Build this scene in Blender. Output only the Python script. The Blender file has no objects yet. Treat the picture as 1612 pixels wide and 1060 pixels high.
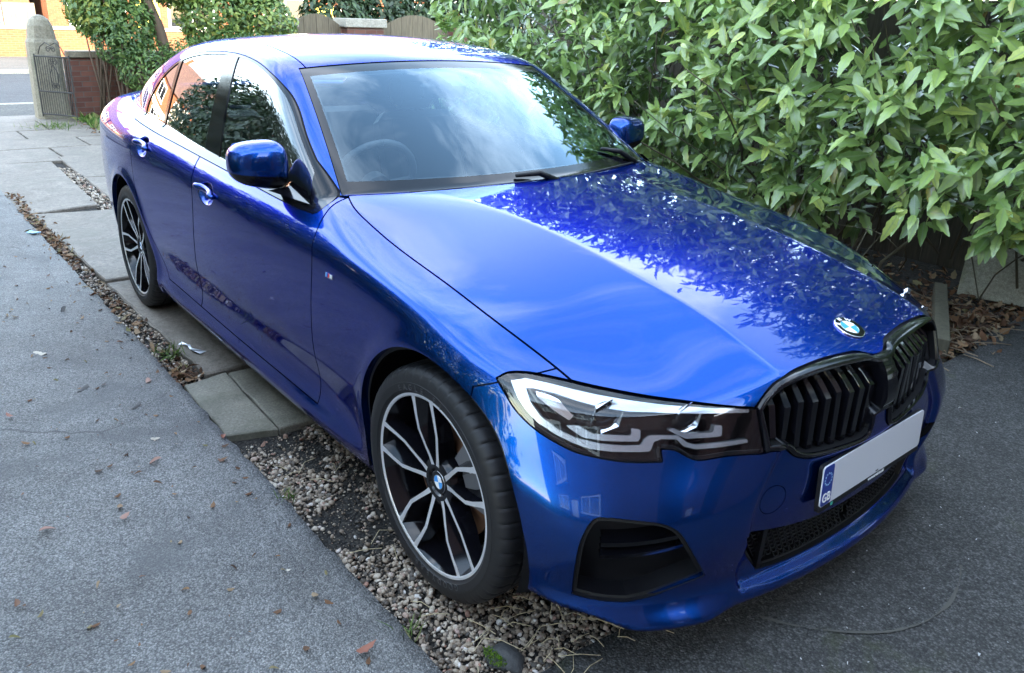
import bpy, math, random
import numpy as np
from mathutils import Vector, Matrix
SC = bpy.context.scene
COL = SC.collection
rng = np.random.default_rng(7)
random.seed(7)
# ------------------------------------------------------------------ camera (phone held at 1.5 m, off the car's front right corner)
cd = bpy.data.cameras.new('camera'); cam = bpy.data.objects.new('camera', cd); COL.objects.link(cam); SC.camera = cam
yaw, pitch, roll, FPX = 2.45173875, -0.32723448, 0.03064218, 1235.164
_f = Vector((math.cos(yaw)*math.cos(pitch), math.sin(yaw)*math.cos(pitch), math.sin(pitch)))
_r = Vector((math.sin(yaw), -math.cos(yaw), 0)); _u = _r.cross(_f)
_r, _u = math.cos(roll)*_r+math.sin(roll)*_u, -math.sin(roll)*_r+math.cos(roll)*_u
cam.matrix_world = Matrix(((_r.x, _u.x, -_f.x, 1.54332), (_r.y, _u.y, -_f.y, -1.90009), (_r.z, _u.z, -_f.z, 1.51230), (0, 0, 0, 1)))
cd.sensor_width = 36; cd.lens = FPX/1612*36; cd.shift_y = -71.33/1612
cd.clip_start = .05; cd.clip_end = 600
# ------------------------------------------------------------------ light: low sun behind the house at the photographer's back, open sky over the drive
SUN_EL, SUN_AZ = math.radians(14), math.radians(-27)      # azimuth measured from +x towards +y
sd = Vector((math.cos(SUN_EL)*math.cos(SUN_AZ), math.cos(SUN_EL)*math.sin(SUN_AZ), math.sin(SUN_EL)))
sl = bpy.data.lights.new('sun', 'SUN'); sl.energy = 2.0; sl.angle = math.radians(.5); sl.color = (1, .90, .74)
so = bpy.data.objects.new('sun', sl); COL.objects.link(so); so.rotation_euler = sd.to_track_quat('Z', 'Y').to_euler(); so.location = sd*40
W = bpy.data.worlds.new('World'); SC.world = W; W.use_nodes = True
def build_world():
    nt = W.node_tree; N = nt.nodes; L = nt.links; N.clear()
    out = N.new('ShaderNodeOutputWorld'); bg = N.new('ShaderNodeBackground'); bg.inputs[1].default_value = .12
    sky = N.new('ShaderNodeTexSky'); sky.sky_type = 'NISHITA'; sky.sun_disc = False
    sky.sun_elevation = SUN_EL; sky.sun_rotation = math.pi/2-SUN_AZ; sky.air_density = 1.0; sky.dust_density = .45; sky.ozone_density = 1.5
    tc = N.new('ShaderNodeTexCoord'); mp = N.new('ShaderNodeMapping'); mp.inputs['Scale'].default_value = (1.4, 2.0, 3.2); mp.inputs['Rotation'].default_value = (0, 0, .5)
    n1 = N.new('ShaderNodeTexNoise'); n1.inputs['Scale'].default_value = 1.7; n1.inputs['Detail'].default_value = 9; n1.inputs['Roughness'].default_value = .62; n1.inputs['Distortion'].default_value = .5
    cr = N.new('ShaderNodeValToRGB'); cr.color_ramp.elements[0].position = .42; cr.color_ramp.elements[1].position = .80
    mix = N.new('ShaderNodeMixRGB'); mix.inputs[2].default_value = (6.0, 6.2, 6.6, 1)
    mul = N.new('ShaderNodeMath'); mul.operation = 'MULTIPLY'; mul.inputs[1].default_value = .48
    L.new(tc.outputs['Generated'], mp.inputs[0]); L.new(mp.outputs[0], n1.inputs['Vector']); L.new(n1.outputs[0], cr.inputs[0])
    L.new(cr.outputs[0], mul.inputs[0]); L.new(mul.outputs[0], mix.inputs[0]); tn = N.new('ShaderNodeMixRGB'); tn.blend_type = 'MULTIPLY'; tn.inputs[0].default_value = 1; tn.inputs[2].default_value = (1.10, 1.0, .86, 1); L.new(sky.outputs[0], tn.inputs[1]); L.new(tn.outputs[0], mix.inputs[1])
    L.new(mix.outputs[0], bg.inputs[0]); L.new(bg.outputs[0], out.inputs[0])
build_world()
VS = SC.view_settings; VS.view_transform = 'Standard'; VS.look = 'None'; VS.exposure = 4.3; VS.gamma = 1.0; VS.use_curve_mapping = False
SC.cycles.max_bounces = 8; SC.cycles.transparent_max_bounces = 16; SC.cycles.sample_clamp_indirect = 8
# ------------------------------------------------------------------ helpers: materials
def mat(name, base=(.5, .5, .5), rough=.5, metal=0., coat=0., spec=.5, **kw):
    m = bpy.data.materials.new(name); m.use_nodes = True
    b = m.node_tree.nodes['Principled BSDF']
    b.inputs['Base Color'].default_value = (*base, 1); b.inputs['Roughness'].default_value = rough; b.inputs['Metallic'].default_value = metal
    b.inputs['Coat Weight'].default_value = coat; b.inputs['Coat Roughness'].default_value = .02; b.inputs['Specular IOR Level'].default_value = spec
    for k, v in kw.items(): b.inputs[k.replace('_', ' ')].default_value = v
    return m
def nodes(m): return m.node_tree.nodes, m.node_tree.links, m.node_tree.nodes['Principled BSDF']
def noise(m, scale, detail=4, rough=.55, dist=0, coord='Object', stretch=None):
    N, L, b = nodes(m)
    tc = N.get('tc') or N.new('ShaderNodeTexCoord'); tc.name = 'tc'
    n = N.new('ShaderNodeTexNoise'); n.inputs['Scale'].default_value = scale; n.inputs['Detail'].default_value = detail
    n.inputs['Roughness'].default_value = rough; n.inputs['Distortion'].default_value = dist
    src = tc.outputs[coord]
    if stretch:
        mp = N.new('ShaderNodeMapping'); mp.inputs['Scale'].default_value = stretch; L.new(src, mp.inputs[0]); src = mp.outputs[0]
    L.new(src, n.inputs['Vector']); return n.outputs[0]
def ramp(m, src, stops):
    N, L, b = nodes(m); r = N.new('ShaderNodeValToRGB'); e = r.color_ramp.elements
    while len(e) < len(stops): e.new(.5)
    for k, (p, c) in enumerate(stops): e[k].position = p; e[k].color = (*c, 1) if len(c) == 3 else c
    L.new(src, r.inputs[0]); return r.outputs[0]
def mixc(m, fac, a, b2, mode='MIX'):
    N, L, b = nodes(m); x = N.new('ShaderNodeMixRGB'); x.blend_type = mode
    for i, v in ((0, fac), (1, a), (2, b2)):
        if hasattr(v, 'links'): L.new(v, x.inputs[i])
        elif i == 0: x.inputs[0].default_value = v
        else: x.inputs[i].default_value = (*v, 1)
    return x.outputs[0]
def bump(m, src, strength=.3, dist=.01, prev=None):
    N, L, b = nodes(m); x = N.new('ShaderNodeBump'); x.inputs['Strength'].default_value = strength; x.inputs['Distance'].default_value = dist
    L.new(src, x.inputs['Height'])
    if prev is not None: L.new(prev, x.inputs['Normal'])
    L.new(x.outputs[0], b.inputs['Normal']); return x.outputs[0]
def setc(m, src, inp='Base Color'): N, L, b = nodes(m); L.new(src, b.inputs[inp])
# ------------------------------------------------------------------ helpers: objects
def tag(o, label=None, cat=None, group=None, kind=None):
    if label: o['label'] = label
    if cat: o['category'] = cat
    if group: o['group'] = group
    if kind: o['kind'] = kind
    return o
def empty(name, loc=(0, 0, 0), rz=0):
    o = bpy.data.objects.new(name, None); COL.objects.link(o); o.location = loc; o.rotation_euler = (0, 0, rz); o.empty_display_size = .1
    return o
def link(name, me, mats, parent=None, smooth=True):
    o = bpy.data.objects.new(name, me); COL.objects.link(o)
    for m in (mats if isinstance(mats, (list, tuple)) else [mats]): me.materials.append(m)
    if smooth and len(me.polygons): me.polygons.foreach_set('use_smooth', np.ones(len(me.polygons), bool))
    if parent is not None: o.parent = parent; o.matrix_parent_inverse = world_of(parent).inverted()
    return o
def world_of(o):
    m = o.matrix_basis.copy() if o.parent is None else world_of(o.parent) @ o.matrix_parent_inverse @ o.matrix_basis
    return m
def tri_mesh(name, V, T, attrs=None, matidx=None):
    """fast mesh from numpy arrays of vertices and equal-sided faces"""
    V = np.asarray(V, np.float32); T = np.asarray(T, np.int32); k = T.shape[1]
    me = bpy.data.meshes.new(name); me.vertices.add(len(V)); me.vertices.foreach_set('co', V.ravel())
    me.loops.add(T.size); me.loops.foreach_set('vertex_index', T.ravel())
    me.polygons.add(len(T)); me.polygons.foreach_set('loop_start', np.arange(0, T.size, k, dtype=np.int32))
    me.polygons.foreach_set('loop_total', np.full(len(T), k, np.int32))
    if matidx is not None: me.polygons.foreach_set('material_index', np.asarray(matidx, np.int32))
    me.update(calc_edges=True)
    for n, a in (attrs or {}).items():
        at = me.attributes.new(n, 'FLOAT', 'POINT'); at.data.foreach_set('value', np.asarray(a, np.float32))
    return me
class MB:
    """collects simple shapes into one mesh"""
    def __init__(s): s.v = []; s.f = []; s.m = []
    def add(s, v, f, m=0):
        k = len(s.v); s.v += [tuple(map(float, p)) for p in v]; s.f += [tuple(int(i)+k for i in q) for q in f]; s.m += [m]*len(f); return s
    def box(s, lo, hi, m=0, M=None, bev=0):
        x0, y0, z0 = lo; x1, y1, z1 = hi
        if bev:
            b = min(bev, .45*min(abs(x1-x0), abs(y1-y0), abs(z1-z0))); v = []; X = (x0, x1); Y = (y0, y1); Z = (z0, z1)
            idx = {}
            for i in (0, 1):
                for j in (0, 1):
                    for k in (0, 1):
                        sx, sy, sz = (1-2*i)*b, (1-2*j)*b, (1-2*k)*b
                        idx[i, j, k, 0] = len(v); v.append((X[i], Y[j]+sy, Z[k]+sz))
                        idx[i, j, k, 1] = len(v); v.append((X[i]+sx, Y[j], Z[k]+sz))
                        idx[i, j, k, 2] = len(v); v.append((X[i]+sx, Y[j]+sy, Z[k]))
            I = lambda *a: idx[a]
            f = []
            for e in (0, 1):
                q = [I(e, 0, 0, 0), I(e, 1, 0, 0), I(e, 1, 1, 0), I(e, 0, 1, 0)]; f.append(q if e else q[::-1])
                q = [I(0, e, 0, 1), I(0, e, 1, 1), I(1, e, 1, 1), I(1, e, 0, 1)]; f.append(q if e else q[::-1])
                q = [I(0, 0, e, 2), I(1, 0, e, 2), I(1, 1, e, 2), I(0, 1, e, 2)]; f.append(q if e else q[::-1])
            for j in (0, 1):
                for k in (0, 1):
                    f.append([I(0, j, k, 1), I(1, j, k, 1), I(1, j, k, 2), I(0, j, k, 2)])
                    f.append([I(j, 0, k, 0), I(j, 1, k, 0), I(j, 1, k, 2), I(j, 0, k, 2)])
                    f.append([I(j, k, 0, 0), I(j, k, 1, 0), I(j, k, 1, 1), I(j, k, 0, 1)])
            for i in (0, 1):
                for j in (0, 1):
                    for k in (0, 1): f.append([I(i, j, k, 0), I(i, j, k, 1), I(i, j, k, 2)])
        else:
            v = [(x0, y0, z0), (x1, y0, z0), (x1, y1, z0), (x0, y1, z0), (x0, y0, z1), (x1, y0, z1), (x1, y1, z1), (x0, y1, z1)]
            f = [(0, 3, 2, 1), (4, 5, 6, 7), (0, 1, 5, 4), (1, 2, 6, 5), (2, 3, 7, 6), (3, 0, 4, 7)]
        if M is not None: v = [M @ Vector(p) for p in v]
        return s.add(v, f, m)
    def tube(s, pts, r, n=8, m=0, caps=True):
        pts = [Vector(p) for p in pts]; R = r if hasattr(r, '__len__') else [r]*len(pts); v = []; f = []
        t0 = (pts[1]-pts[0]).normalized(); a = t0.orthogonal().normalized()
        for i, p in enumerate(pts):
            t = (pts[min(i+1, len(pts)-1)]-pts[max(i-1, 0)]).normalized()
            a = (a-t*a.dot(t)).normalized(); b = t.cross(a)
            for k in range(n):
                w = 2*math.pi*k/n; v.append(p+(a*math.cos(w)+b*math.sin(w))*R[i])
        for i in range(len(pts)-1):
            for k in range(n): f.append((i*n+k, i*n+(k+1) % n, (i+1)*n+(k+1) % n, (i+1)*n+k))
        if caps: f.append(tuple(range(n))[::-1]); f.append(tuple(range((len(pts)-1)*n, len(pts)*n)))
        return s.add(v, f, m)
    def lathe(s, prof, n=48, M=None, m=0):
        """prof: (axial, radius[, material]) rings round local Z"""
        v = []; f = []; mm = []
        for p in prof:
            for k in range(n):
                w = 2*math.pi*k/n; q = Vector((p[1]*math.cos(w), p[1]*math.sin(w), p[0])); v.append(M @ q if M is not None else q)
        k0 = len(s.v); s.v += [tuple(p) for p in v]
        for i in range(len(prof)-1):
            for k in range(n):
                s.f.append((k0+i*n+k, k0+i*n+(k+1) % n, k0+(i+1)*n+(k+1) % n, k0+(i+1)*n+k)); s.m.append(prof[i][2] if len(prof[i]) > 2 else m)
        return s
    def prism(s, poly, z0, z1, M=None, m=0, mside=None):
        n = len(poly); v = [Vector((x, y, z0)) for x, y in poly]+[Vector((x, y, z1)) for x, y in poly]
        if M is not None: v = [M @ p for p in v]
        k = len(s.v); s.v += [tuple(p) for p in v]
        s.f.append(tuple(k+i for i in range(n))[::-1]); s.m.append(m); s.f.append(tuple(k+n+i for i in range(n))); s.m.append(m)
        for i in range(n): s.f.append((k+i, k+(i+1) % n, k+n+(i+1) % n, k+n+i)); s.m.append(m if mside is None else mside)
        return s
    def build(s, name, mats, parent=None, smooth=False, auto=None):
        me = bpy.data.meshes.new(name); me.from_pydata(s.v, [], s.f); me.polygons.foreach_set('material_index', s.m)
        o = link(name, me, mats, parent, smooth=bool(smooth or auto))
        if auto: me.set_sharp_from_angle(angle=math.radians(auto))
        me.update(); return o
def text_mesh(name, s, size, M, m, parent=None, ext=.0008, align='CENTER', bold=0, sx=1.0):
    cu = bpy.data.curves.new(name, 'FONT'); cu.body = s; cu.size = size; cu.align_x = align; cu.align_y = 'CENTER'; cu.extrude = ext; cu.offset = bold
    t = bpy.data.objects.new(name, cu); COL.objects.link(t)
    dg = bpy.context.evaluated_depsgraph_get(); me = bpy.data.meshes.new_from_object(t.evaluated_get(dg))
    bpy.data.objects.remove(t); me.materials.clear(); me.transform(M @ Matrix.Diagonal((sx, 1, 1, 1)))
    return link(name, me, m, parent, smooth=False)
# ------------------------------------------------------------------ setting: materials
def brick_mat(name, c1, c2, mortar, scale=1.0):
    m = mat(name, c1, .85); N, L, b = nodes(m); tc = N.new('ShaderNodeTexCoord'); sp = N.new('ShaderNodeSeparateXYZ'); ad = N.new('ShaderNodeMath'); cb = N.new('ShaderNodeCombineXYZ')
    L.new(tc.outputs['Object'], sp.inputs[0]); L.new(sp.outputs[0], ad.inputs[0]); L.new(sp.outputs[1], ad.inputs[1]); L.new(ad.outputs[0], cb.inputs[0]); L.new(sp.outputs[2], cb.inputs[1])
    br = N.new('ShaderNodeTexBrick'); br.inputs['Scale'].default_value = 1; br.inputs['Brick Width'].default_value = .225*scale; br.inputs['Row Height'].default_value = .075*scale
    br.inputs['Mortar Size'].default_value = .006*scale; br.inputs['Bias'].default_value = -.1; br.inputs['Color1'].default_value = (*c1, 1); br.inputs['Color2'].default_value = (*c2, 1); br.inputs['Mortar'].default_value = (*mortar, 1)
    L.new(cb.outputs[0], br.inputs[0]); n = noise(m, 9, 5); c = mixc(m, .35, br.outputs[0], ramp(m, n, [(.3, (.35, .35, .35)), (.7, (1, 1, 1))]), 'MULTIPLY'); setc(m, c)
    inv = N.new('ShaderNodeMath'); inv.operation = 'SUBTRACT'; inv.inputs[0].default_value = 1; L.new(br.outputs['Fac'], inv.inputs[1]); bump(m, inv.outputs[0], .6, .008); return m
def ground_mat(name, stops, agg=160, rough=.85, bumpd=.004, bs=.6, blot=None, wave=False, cracks=0):
    """bound stones: Voronoi cells with dark gaps, worn patches and stains"""
    m = mat(name, (.1, .1, .1), rough); N, L, b = nodes(m); tc = N.new('ShaderNodeTexCoord'); tc.name = 'tc'
    vo = N.new('ShaderNodeTexVoronoi'); vo.inputs['Scale'].default_value = agg; vo.inputs['Randomness'].default_value = 1; L.new(tc.outputs['Object'], vo.inputs['Vector'])
    sp = N.new('ShaderNodeSeparateColor'); L.new(vo.outputs['Color'], sp.inputs[0]); n1 = noise(m, agg*.35, 4, .7); ad = N.new('ShaderNodeMath'); ad.operation = 'MULTIPLY_ADD'; ad.inputs[1].default_value = .45
    sh = N.new('ShaderNodeMath'); sh.operation = 'MULTIPLY_ADD'; sh.inputs[1].default_value = .75; sh.inputs[2].default_value = -.10; L.new(n1, sh.inputs[0]); L.new(sp.outputs[0], ad.inputs[0]); L.new(sh.outputs[0], ad.inputs[2]); c = ramp(m, ad.outputs[0], stops)
    gap = ramp(m, vo.outputs['Distance'], [(.36, (1, 1, 1)), (.75, (.46, .46, .46))]); c = mixc(m, 1, c, gap, 'MULTIPLY')
    n2 = noise(m, 1.3, 6, .6); c = mixc(m, .75, c, ramp(m, n2, [(.3, (.55, .54, .53)), (.5, (.88, .88, .87)), (.7, (1.12, 1.10, 1.06))]), 'MULTIPLY')
    n6 = noise(m, 6.5, 6, .7, .4); c = mixc(m, .55, c, ramp(m, n6, [(.35, (.68, .66, .64)), (.6, (1.06, 1.06, 1.05))]), 'MULTIPLY')
    if blot:
        n4 = noise(m, blot[0], 5, .65, .6); c = mixc(m, ramp(m, n4, [(blot[1], (0, 0, 0)), (blot[1]+.14, (.8, .8, .8))]), c, blot[2])
    if cracks:
        ns = N.new('ShaderNodeTexNoise'); ns.inputs['Scale'].default_value = 2.2; ns.inputs['Detail'].default_value = 6; L.new(tc.outputs['Object'], ns.inputs['Vector'])
        vm = N.new('ShaderNodeVectorMath'); vm.operation = 'MULTIPLY_ADD'; vm.inputs[1].default_value = (.45, .45, .45); L.new(ns.outputs['Color'], vm.inputs[0]); L.new(tc.outputs['Object'], vm.inputs[2])
        ve = N.new('ShaderNodeTexVoronoi'); ve.feature = 'DISTANCE_TO_EDGE'; ve.inputs['Scale'].default_value = cracks; L.new(vm.outputs[0], ve.inputs['Vector'])
        fade = ramp(m, noise(m, 1.7, 3), [(.46, (0, 0, 0)), (.60, (.75, .75, .75))]); ck = ramp(m, ve.outputs['Distance'], [(.002, (1, 1, 1)), (.010, (0, 0, 0))]); c = mixc(m, mixc(m, 1, ck, fade, 'MULTIPLY'), c, (.028, .028, .028))
    setc(m, c); inv = N.new('ShaderNodeMath'); inv.operation = 'SUBTRACT'; inv.inputs[0].default_value = 1; L.new(vo.outputs['Distance'], inv.inputs[1])
    b1 = bump(m, inv.outputs[0], bs, bumpd); n5 = noise(m, 22, 5, .6, 1.2, stretch=(2.2, .8, 1) if wave else None); bump(m, n5, .28, .010, b1); return m
TARMAC = ground_mat('grey tarmac', [(.10, (.060, .061, .062)), (.45, (.17, .171, .172)), (.75, (.31, .307, .30)), (.95, (.50, .49, .48))], 215, .7, .004, .8, blot=(1.9, .56, (.075, .076, .078)), wave=True, cracks=1.1)
FRONT = ground_mat('dark worn tarmac', [(.12, (.018, .018, .018)), (.50, (.062, .062, .062)), (.78, (.14, .14, .138)), (.96, (.38, .375, .37))], 165, .8, .005, .8, blot=(3.1, .60, (.045, .052, .022)))
ROAD = ground_mat('road asphalt', [(.3, (.055, .056, .060)), (.7, (.10, .10, .105))], 60)
PAVE = ground_mat('pavement concrete', [(.3, (.075, .072, .066)), (.7, (.115, .108, .098))], 40)
SOIL = ground_mat('damp soil', [(.3, (.008, .007, .006)), (.55, (.026, .022, .018)), (.8, (.070, .060, .048))], 90, .9, .008, .9)
def stone_mat(name, a, b_, moss, agg=35):
    m = mat(name, a, .7); n = noise(m, 3.2, 6, .65, .8); c = ramp(m, n, [(.3, a), (.7, b_)]); n2 = noise(m, agg, 5, .7); c = mixc(m, .8, c, ramp(m, n2, [(.3, (.45, .45, .45)), (.7, (1.25, 1.24, 1.22))]), 'MULTIPLY'); n5 = noise(m, agg*4, 3, .7); c = mixc(m, .45, c, ramp(m, n5, [(.35, (.5, .5, .5)), (.65, (1.2, 1.2, 1.2))]), 'MULTIPLY')
    n4 = noise(m, 2.1, 5, .7, 1.0); c = mixc(m, ramp(m, n4, [(.52, (0, 0, 0)), (.68, (.8, .8, .8))]), c, moss); setc(m, c); b1 = bump(m, n2, .35, .006); bump(m, n, .4, .012, b1); return m
FLAG = stone_mat('worn sandstone flag', (.135, .112, .090), (.22, .188, .155), (.105, .094, .072))
SLAB = stone_mat('mossy concrete slab', (.150, .138, .108), (.27, .25, .20), (.085, .082, .055), 90)
STONE = stone_mat('weathered sandstone', (.17, .155, .115), (.26, .24, .185), (.12, .12, .085))
CAPST = stone_mat('pale cap stone', (.30, .285, .245), (.38, .365, .32), (.26, .22, .12))
BRICK_R = brick_mat('red garden brick', (.115, .045, .033), (.18, .078, .056), (.12, .10, .088))
BRICK_O = brick_mat('orange brick', (.17, .045, .013), (.225, .065, .020), (.16, .10, .06))
BRICK_P = brick_mat('dark red brick', (.11, .055, .055), (.15, .075, .072), (.16, .13, .12))
TILE = mat('roof tile', (.10, .055, .045), .8)
def tile_setup():
    n = noise(TILE, 6, 4); setc(TILE, ramp(TILE, n, [(.3, (.075, .04, .035)), (.7, (.15, .08, .06))])); N, L, b = nodes(TILE)
    w = N.new('ShaderNodeTexWave'); w.bands_direction = 'Z'; w.inputs['Scale'].default_value = 3.2; L.new(N['tc'].outputs['Object'], w.inputs[0]); bump(TILE, w.outputs[0], .8, .03)
tile_setup()
WIN = mat('dark window glass', (.01, .012, .014), .03, 0, 0, 1.0)
UPVC = mat('white frame', (.78, .78, .76), .4)
WHITEW = mat('white render', (.62, .61, .58), .8)
YELL = mat('yellow paint', (.65, .50, .08), .5)
IRON = mat('wrought iron', (.022, .020, .020), .6)
def wood_mat(name, a, b_):
    m = mat(name, a, .85); n = noise(m, 3.5, 6, .6, .4, stretch=(14, 14, 1.2)); setc(m, ramp(m, n, [(.3, a), (.7, b_)])); bump(m, n, .5, .006); return m
WOOD = wood_mat('weathered fence wood', (.085, .070, .048), (.155, .13, .09))
BOARD = stone_mat('mossy board', (.34, .325, .25), (.50, .48, .38), (.23, .25, .15), 60)
BARK = mat('bark', (.12, .085, .06), .9)
bump(BARK, noise(BARK, 30, 5, .7, stretch=(1, 1, .3)), .8, .02)
# ------------------------------------------------------------------ ground
def sheet_obj(name, xs, ys, zf, m, edge=None, depth=.05):
    X, Y = np.meshgrid(xs, ys, indexing='ij'); V = np.stack([X, Y, np.zeros_like(X)], 2)
    if edge: V = edge(V)
    V[..., 2] = zf(V[..., 0], V[..., 1]); nx, ny = X.shape; ring = [(i, 0) for i in range(nx)]+[(nx-1, j) for j in range(1, ny)]+[(i, ny-1) for i in range(nx-2, -1, -1)]+[(0, j) for j in range(ny-2, 0, -1)]
    P = V.reshape(-1, 3); idx = lambda i, j: i*ny+j
    F = [(idx(i, j), idx(i+1, j), idx(i+1, j+1), idx(i, j+1)) for i in range(nx-1) for j in range(ny-1)]
    k = len(P); low = np.array([P[idx(*r)]-[0, 0, depth] for r in ring]); n = len(ring)
    F += [(idx(*ring[q]), k+q, k+(q+1) % n, idx(*ring[(q+1) % n])) for q in range(n)]
    return link(name, tri_mesh(name, np.concatenate([P, low]), np.array(F)), m, None, False)
def vnoise(x, y, s, seed=0):
    """cheap smooth noise in -1..1"""
    r = 0
    for k in range(5):
        a = seed*1.7+k*2.4; f = s*(1.6**k); r = r+np.sin(x*f*math.cos(a)+y*f*math.sin(a)+a*5)*.62**k
    return r/2.2
flat = lambda z: (lambda x, y: z+0*x)
g = MB(); g.box((-320, -320, -.60), (320, 320, -.13)); ground = tag(g.build('ground', SOIL), kind='structure')
g = MB(); g.box((-11.85, -14, -.125), (14, 14, -.022)); tag(g.build('garden_ground', SOIL), kind='structure')
def edge_path(V):
    j = V[:, -1, 0]; V[:, -1, 1] += .008*vnoise(j, 0*j, 9, 1)+.006*vnoise(j, 0*j, 40, 2)-.03*np.clip(-(j+2)/3, 0, 1); V[:, -2, 1] += .5*(V[:, -1, 1]+1.05); return V
xs = np.concatenate([np.linspace(-11.2, -3, 60)[:-1], np.linspace(-3, .6, 140), np.linspace(.62, 3.3, 20)])
path = tag(sheet_obj('tarmac_path', xs, np.array([-3.4, -2.6, -2, -1.6, -1.3, -1.15, -1.09, -1.05]), lambda x, y: .012+.004*vnoise(x, y, 3, 3), TARMAC, edge_path), kind='structure')
def edge_front(V):
    j = V[0, :, 1]; o = .03*vnoise(j, 0*j, 6, 4)+.012*vnoise(j, 0*j, 30, 5)-.30*np.clip((j-.9)/1.1, 0, 1); V[0, :, 0] += o; V[1, :, 0] += o*.6; return V
front = tag(sheet_obj('driveway', np.array([.44, .50, .6, .8, 1.1, 1.6, 2.4, 3.3]), np.concatenate([[-1.08], np.linspace(-1.0, 2.5, 90), [3.0, 4, 6]]), lambda x, y: .006+.003*vnoise(x, y, 4, 6), FRONT, edge_front), kind='structure')
# concrete slabs and sandstone flags: one paved strip each, built stone by stone
def stones(name, quads, m, z=.0, th=.05, rnd=.006):
    mb = MB()
    for q in quads:
        q = [Vector((x, y, 0)) for x, y in q]; c = sum(q, Vector())/4; tz = random.uniform(-.004, .004); tx, ty = random.uniform(-.006, .006), random.uniform(-.006, .006)
        per = []
        for a, b in zip(q, q[1:]+q[:1]):
            n = max(3, int((b-a).length/.09))
            for k in range(n): per.append(a+(b-a)*(k/n))
        per = [p+(p-c).normalized()*random.gauss(0, .0035) for p in per]; n = len(per)
        top = [p+(c-p).normalized()*rnd for p in per]; zz = lambda p: z+tz+tx*(p.x-c.x)+ty*(p.y-c.y)
        v = [(p.x, p.y, zz(p)) for p in top]+[(p.x, p.y, zz(p)-rnd*.8) for p in per]+[(p.x, p.y, z-th) for p in per]
        f = [tuple(range(n))]+[(k, n+k, n+(k+1) % n, (k+1) % n) for k in range(n)]+[(n+k, 2*n+k, 2*n+(k+1) % n, n+(k+1) % n) for k in range(n)]
        mb.add(v, f)
    return tag(mb.build(name, m), kind='structure')
stones('concrete_slabs', [[(-1.165, -1.05), (-1.10, -.872), (-1.715, -.852), (-1.685, -1.04)], [(-1.10, -.862), (-1.085, -.42), (-1.70, -.42), (-1.713, -.842)], [(-1.085, -.41), (-1.08, .2), (-1.70, .2), (-1.70, -.41)]], SLAB, .012)
Q = [[(-1.75, -.925), (-1.75, .15), (-3.3, .10), (-3.35, -.965)], [(-3.36, -.965), (-3.31, .10), (-5.17, .0), (-5.40, -1.02)]]
Q += [[(-5.46, -1.13), (-5.55, -.52), (-7.46, -.46), (-7.33, -1.02), (-6.3, -1.14)][:4]]
Q[-1] = [(-5.44, -1.14), (-5.55, -.52), (-7.46, -.46), (-7.34, -1.10)]
Q += [[(-5.30, -.40), (-5.2, .55), (-6.6, .62), (-6.8, -.36)], [(-6.83, -.36), (-6.63, .62), (-8.1, .66), (-8.15, -.10), (-7.6, -.38)][:4], [(-7.48, -.46), (-7.36, -1.10), (-7.98, -1.14), (-7.90, -.44)]]
Q[-2] = [(-6.83, -.36), (-6.63, .62), (-8.10, .68), (-8.14, -.34)]
xx = -7.95
while xx > -11.7:
    w = random.uniform(.55, 1.15); y = -1.5+random.uniform(-.1, .1)
    while y < 1.1:
        l = random.uniform(.6, 1.2); Q.append([(xx, y), (xx+random.uniform(-.02, .02), y+l-.02), (xx-w+.02, y+l-.02), (xx-w+.02, y)]); y += l
    xx -= w
Q += [[(-3.32, .12), (-1.75, .17), (-1.75, 1.3), (-3.3, 1.3)], [(-5.1, .1), (-3.35, .12), (-3.35, 1.3), (-5.1, 1.3)]]
stones('stone_path', Q, FLAG, .012, .05, .010)
# the street
g = MB(); g.box((-14.2, -60, -.125), (-11.86, 60, .0)); tag(g.build('pavement', PAVE), kind='structure')
g = MB(); g.box((-14.42, -60, -.125), (-14.205, 60, .008), bev=.015); tag(g.build('kerb', CAPST), kind='structure')
g = MB(); g.box((-23.4, -60, -.128), (-14.425, 60, -.10)); tag(g.build('road', ROAD), kind='structure')
g = MB(); g.box((-15.02, -60, -.0995), (-14.92, 60, -.096)); tag(g.build('road_edge_line', WHITEW), kind='structure')
g = MB(); g.box((-23.62, -60, -.125), (-23.405, 60, .008), bev=.015); tag(g.build('kerb', CAPST), kind='structure')
g = MB(); g.box((-30.6, -60, -.125), (-23.625, 60, .0)); tag(g.build('far_pavement', PAVE), kind='structure')
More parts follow.
